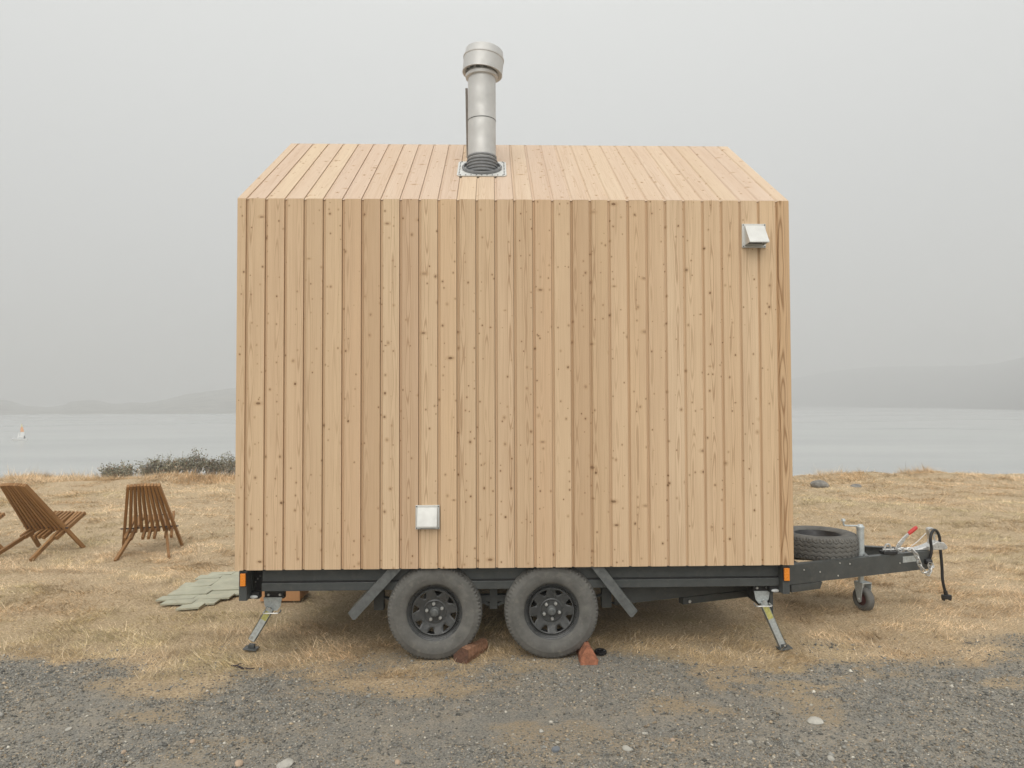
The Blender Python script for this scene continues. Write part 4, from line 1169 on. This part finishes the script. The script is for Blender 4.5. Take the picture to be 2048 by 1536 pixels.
# ------------------------------------------------------------------ rocks
def rock(name, label, cat, c_, size, seed, mat, group=None, sub=2):
    bm = bmesh.new(); bmesh.ops.create_icosphere(bm, subdivisions=sub, radius=1)
    r2 = random.Random(seed); o3 = [Vector((r2.uniform(-1, 1), r2.uniform(-1, 1), r2.uniform(-1, 1))).normalized() for _ in range(9)]
    dd = [r2.uniform(0.55, 0.95) for _ in o3]
    for v_ in bm.verts:
        for n_, d_ in zip(o3, dd):
            q = v_.co.dot(n_)-d_
            if q > 0: v_.co -= n_*q*0.9
        v_.co = Vector((v_.co.x*size[0], v_.co.y*size[1], v_.co.z*size[2]))
    me = bpy.data.meshes.new(name); bm.to_mesh(me); bm.free(); me.materials.append(mat)
    o = link(name, me); o.location = c_; o.rotation_euler = (0, 0, r2.uniform(0, 6))
    return tag(o, label, cat, group)
q = on_ground(1637, 971); rock('rock', 'weathered grey flat rock lying in the dry grass near the bank edge', 'rock', (q.x, q.y, q.z+0.05), (0.24, 0.16, 0.11), 3, M['rock']).rotation_euler = (0.1, 0.12, 0.1)
q = on_ground(1712, 971); rock('rock', 'small low rock almost buried in grass beside the larger flat rock', 'rock', (q.x, q.y, q.z+0.01), (0.16, 0.12, 0.06), 5, M['rock'])
pale = simple('pale_stone', (0.40, 0.385, 0.34), 0.85, 0, 0.2, 30, 0.3)
tan = simple('tan_stone', (0.42, 0.32, 0.23), 0.85, 0, 0.2, 30, 0.3)
slate = simple('slate_stone', (0.16, 0.175, 0.19), 0.8, 0, 0.3, 30, 0.3)
big = [(1628, 1443, 0.052, 0.020, pale, 'largest flat pale stone lying in the gravel drive'), (569, 1530, 0.048, 0.02, pale, 'broad pale grey stone bedded in the gravel'), (477, 1531, 0.03, 0.016, tan, 'round tan stone bedded in the gravel'), (1112, 1502, 0.026, 0.018, slate, 'blue grey stone in the gravel below the wheels'), (1255, 1500, 0.03, 0.016, pale, 'pale flat stone in the gravel'), (795, 1527, 0.02, 0.014, tan, 'rounded tan pebble in the gravel'), (1082, 1463, 0.02, 0.010, pale, 'pale flat stone in the gravel'), (1290, 1466, 0.02, 0.010, pale, 'pale flat stone in the gravel'), (247, 1506, 0.018, 0.012, tan, 'rounded tan pebble in the gravel'), (137, 1460, 0.02, 0.012, pale, 'pale flat stone in the gravel'), (385, 1485, 0.018, 0.012, tan, 'rounded tan pebble in the gravel'), (1662, 1518, 0.022, 0.014, pale, 'pale flat stone in the gravel'), (1500, 1486, 0.02, 0.012, pale, 'pale flat stone in the gravel'), (1345, 1482, 0.018, 0.012, tan, 'rounded tan pebble in the gravel')]
for i, (x_, y_, s_, h_, mt, lb) in enumerate(big):
    q = on_ground(x_, y_); g_ = {'pale flat stone in the gravel': 'pale flat stones in the gravel', 'rounded tan pebble in the gravel': 'tan pebbles in the gravel'}.get(lb)
    rock('stone', lb, 'stone', (q.x, q.y, q.z+h_*0.35), (s_, s_*0.8, h_), 40+i, mt, g_)

# ------------------------------------------------------------------ loose gravel (nobody could count it)
def gravel(n, s0, s1, seed, bright):
    rg2 = np.random.default_rng(seed)
    y = rg2.uniform(-1.75, 0.45, n*2); x = rg2.uniform(-4.6, 4.8, n*2)
    keep = (grassy(x, y) < rg2.uniform(0.05, 1.06, n*2)) & (np.abs(x+0.164) < (y+4.796)*0.80+0.5)
    dn = fbm(x*1.2+9, y*2.2, 77, 3); keep &= rg2.uniform(0.18, 0.56, n*2) < dn+0.06
    x, y = x[keep][:n], y[keep][:n]; n = len(x)
    s = s0*(s1/s0)**(rg2.uniform(0, 1, n)**1.8)
    octv = np.array([(1, 0, 0), (-1, 0, 0), (0, 1, 0), (0, -1, 0), (0, 0, 1), (0, 0, -1)], float)
    octf = np.array([(0, 2, 4), (2, 1, 4), (1, 3, 4), (3, 0, 4), (2, 0, 5), (1, 2, 5), (3, 1, 5), (0, 3, 5)])
    v = octv[None]*rg2.uniform(0.55, 1.2, (n, 6, 1)) + rg2.normal(0, 0.18, (n, 6, 3))
    a = rg2.uniform(0, 6.28, n); ca, sa = np.cos(a), np.sin(a)
    vx = v[:, :, 0]*ca[:, None]-v[:, :, 1]*sa[:, None]; vy = v[:, :, 0]*sa[:, None]+v[:, :, 1]*ca[:, None]
    V = np.stack([vx*s[:, None]+x[:, None], vy*s[:, None]*0.85+y[:, None], v[:, :, 2]*s[:, None]*0.6+(height(x, y)+s*0.18)[:, None]], -1)
    Fc = (octf[None]+np.arange(n)[:, None, None]*6).reshape(-1, 3)
    k = rg2.uniform(0, 1, n); g = rg2.uniform(0.42, 1.5, n)
    c = np.where(k[:, None] < 0.62, np.array([[0.215, 0.212, 0.192]]), np.where(k[:, None] < 0.84, np.array([[0.31, 0.285, 0.235]]), np.where(k[:, None] < 1-bright, np.array([[0.37, 0.295, 0.205]]), np.array([[0.46, 0.435, 0.375]]))))
    c = c*g[:, None]
    C4 = np.concatenate([np.repeat(c, 6, 0), np.ones((n*6, 1))], 1)
    return V.reshape(-1, 3), Fc, C4
Vs, Fs, Cs = [], [], []; off = 0
for args in ((100000, 0.0035, 0.010, 1, 0.03), (4200, 0.008, 0.018, 2, 0.05), (300, 0.012, 0.024, 3, 0.12)):
    v_, f_, c_ = gravel(*args); Vs.append(v_); Fs.append(f_+off); Cs.append(c_); off += len(v_)
me = fast_mesh('gravel', np.concatenate(Vs), np.concatenate(Fs)); me.materials.append(M['stones'])
point_attr(me, 'tint', np.concatenate(Cs), 'FLOAT_COLOR')
tag(link('gravel', me), 'loose dark grey and tan gravel on the drive', 'gravel', kind='stuff')

# ------------------------------------------------------------------ dry grass (nobody could count it)
def blades(n, seed, dmin, dmax, tall=False):
    rg2 = np.random.default_rng(seed)
    d = rg2.uniform(dmin, dmax, n); lat = rg2.uniform(-1, 1, n)
    x = CAM.x + FWD.x*d*1.0 + lat*(d*0.86+0.9); y = CAM.y + d
    g = grassy(x, y)
    pn = fbm(x*1.1, y*1.5, 91, 4)
    keep = rg2.uniform(0.25, 1.0, n) < g*(0.75+0.5*pn)
    keep &= ~((np.abs(x) < 1.9) & (y > 0.9) & (y < 7) & (rg2.uniform(0, 1, n) < 0.6))
    keep &= (y < 13.6)
    # nothing grows through the wheels or the laid boards
    for q in (wl, wr): keep &= ~((np.abs(x-q.x) < 0.10) & (y > 0.0) & (y < 0.26))
    my = np.array([q[0] for q in matrows]); mx = np.array([q[1] for q in matrows])
    keep &= ~((y > my[0]-0.09) & (y < my[-1]+0.08) & (x > np.interp(y, my, mx)-0.01) & (x < -1.88) & (rg2.uniform(0, 1, n) < 0.90))
    x, y, d, pn = x[keep], y[keep], d[keep], pn[keep]; n = len(x)
    edge_t = np.clip(grassy(x, y), 0.55, 1)
    L = rg2.uniform(0.025, 0.065, n)*(0.6+0.9*pn)*(1+0.04*(d-5))*edge_t
    clump = fbm(x*3.6+5, y*4.6, 131, 3)
    L = L*(0.55+0.65*sstep(0.34, 0.68, clump))
    crest_t = sstep(10.4, 11.8, y)*sstep(0.35, 0.6, fbm(x*0.9, y*0.6, 55, 2)+0.18*(x < -8.0)+0.12*(x < -6))
    L = L*(1+1.3*crest_t)
    long_ = rg2.uniform(0, 1, n) < 0.06
    L = np.where(long_, np.maximum(L*1.7, 0.045*edge_t), L)
    wd = (0.0010+0.00020*d)*rg2.uniform(0.6, 1.3, n)
    az = 6.28*fbm(x*0.8, y*0.8, 71, 2)*1.6 + rg2.normal(0, 1.1, n)
    tilt = np.clip(rg2.normal(1.26, 0.20, n)-0.12*sstep(0.5, 0.72, clump)-0.45*crest_t, 0.1, 1.5)
    tilt = np.where(long_, tilt*0.75, tilt)
    dx, dy, dz = np.cos(az)*np.sin(tilt), np.sin(az)*np.sin(tilt), np.cos(tilt)
    sa = rg2.uniform(0, 6.28, n); sx, sy = np.cos(sa), np.sin(sa)
    z = height(x, y)-0.004
    p = np.stack([x, y, z], 1); D = np.stack([dx, dy, dz], 1); S = np.stack([sx, sy, sx*0], 1)
    bend = np.stack([dx*0, dy*0, -0.25*np.ones(n)*np.sin(tilt)], 1)
    v0 = p-S*wd[:, None]; v1 = p+S*wd[:, None]; v3 = p+(D+bend*0.5)*L[:, None]
    V = np.stack([v0, v1, v3], 1).reshape(-1, 3)
    Fq = np.arange(n*3).reshape(n, 3)
    # colour: straw, with duller olive and russet patches
    A = np.array([0.62, 0.46, 0.28]); B = np.array([0.44, 0.375, 0.20]); Cc = np.array([0.52, 0.355, 0.20]); Pp = np.array([0.70, 0.575, 0.41])
    ol = sstep(0.50, 0.66, fbm(x*0.55+3, y*0.8, 17, 4))*0.75*sstep(12, 8, y)
    ru = sstep(0.52, 0.66, fbm(x*0.8-7, y*1.2, 29, 4))*0.6
    k = rg2.uniform(0, 1, n)
    c = A[None]*(1-ol[:, None])+B[None]*ol[:, None]
    c = c*(1-ru[:, None])+Cc[None]*ru[:, None]
    k = np.where(long_ & (k > 0.4), 0.95, k)
    c = np.where((k > 0.82)[:, None], c*0.35+Pp[None]*0.65, c)
    c = np.where((k < 0.12)[:, None], c*0.65, c)
    mot = fbm(x*5.5, y*7.5, 141, 3); mot2 = fbm(x*1.4, y*2.8, 151, 3)
    c = c*(0.74+0.32*sstep(0.30, 0.62, mot))[:, None]*(0.86+0.22*sstep(0.3, 0.65, mot2))[:, None]
    c = c*rg2.uniform(0.5, 1.5, (n, 1))*1.14
    C4 = np.concatenate([np.repeat(c, 3, 0), np.ones((n*3, 1))], 1)
    return V, Fq, C4
Vs, Fs, Cs = [], [], []; off = 0
for args in ((760000, 5, 4.55, 8.5), (760000, 6, 8.0, 18.4), (60000, 7, 15.0, 18.3)):
    v_, f_, c_ = blades(*args); Vs.append(v_); Fs.append(f_+off); Cs.append(c_); off += len(v_)
me = fast_mesh('grass', np.concatenate(Vs), np.concatenate(Fs)); me.materials.append(M['grass'])
point_attr(me, 'tint', np.concatenate(Cs), 'FLOAT_COLOR')
tag(link('grass', me), 'short dry straw coloured grass covering the lawn', 'grass', kind='stuff')

# ------------------------------------------------------------------ sea fog
hz = MB().box((-2600, -200, -11), (2600, 3200, 124)).mesh('haze', None)
fm = bpy.data.materials.new('sea_fog'); fm.use_nodes = True
ft = fm.node_tree; ft.nodes.clear()
fo_ = ft.nodes.new('ShaderNodeOutputMaterial'); pv = ft.nodes.new('ShaderNodeVolumePrincipled')
pv.inputs['Color'].default_value = (0.735, 0.74, 0.737, 1)
pv.inputs['Density'].default_value = 0.0020
ft.links.new(pv.outputs[0], fo_.inputs['Volume'])
hz.materials.append(fm)
tag(link('haze', hz), 'pale even sea fog over water and shore', 'haze', kind='stuff')
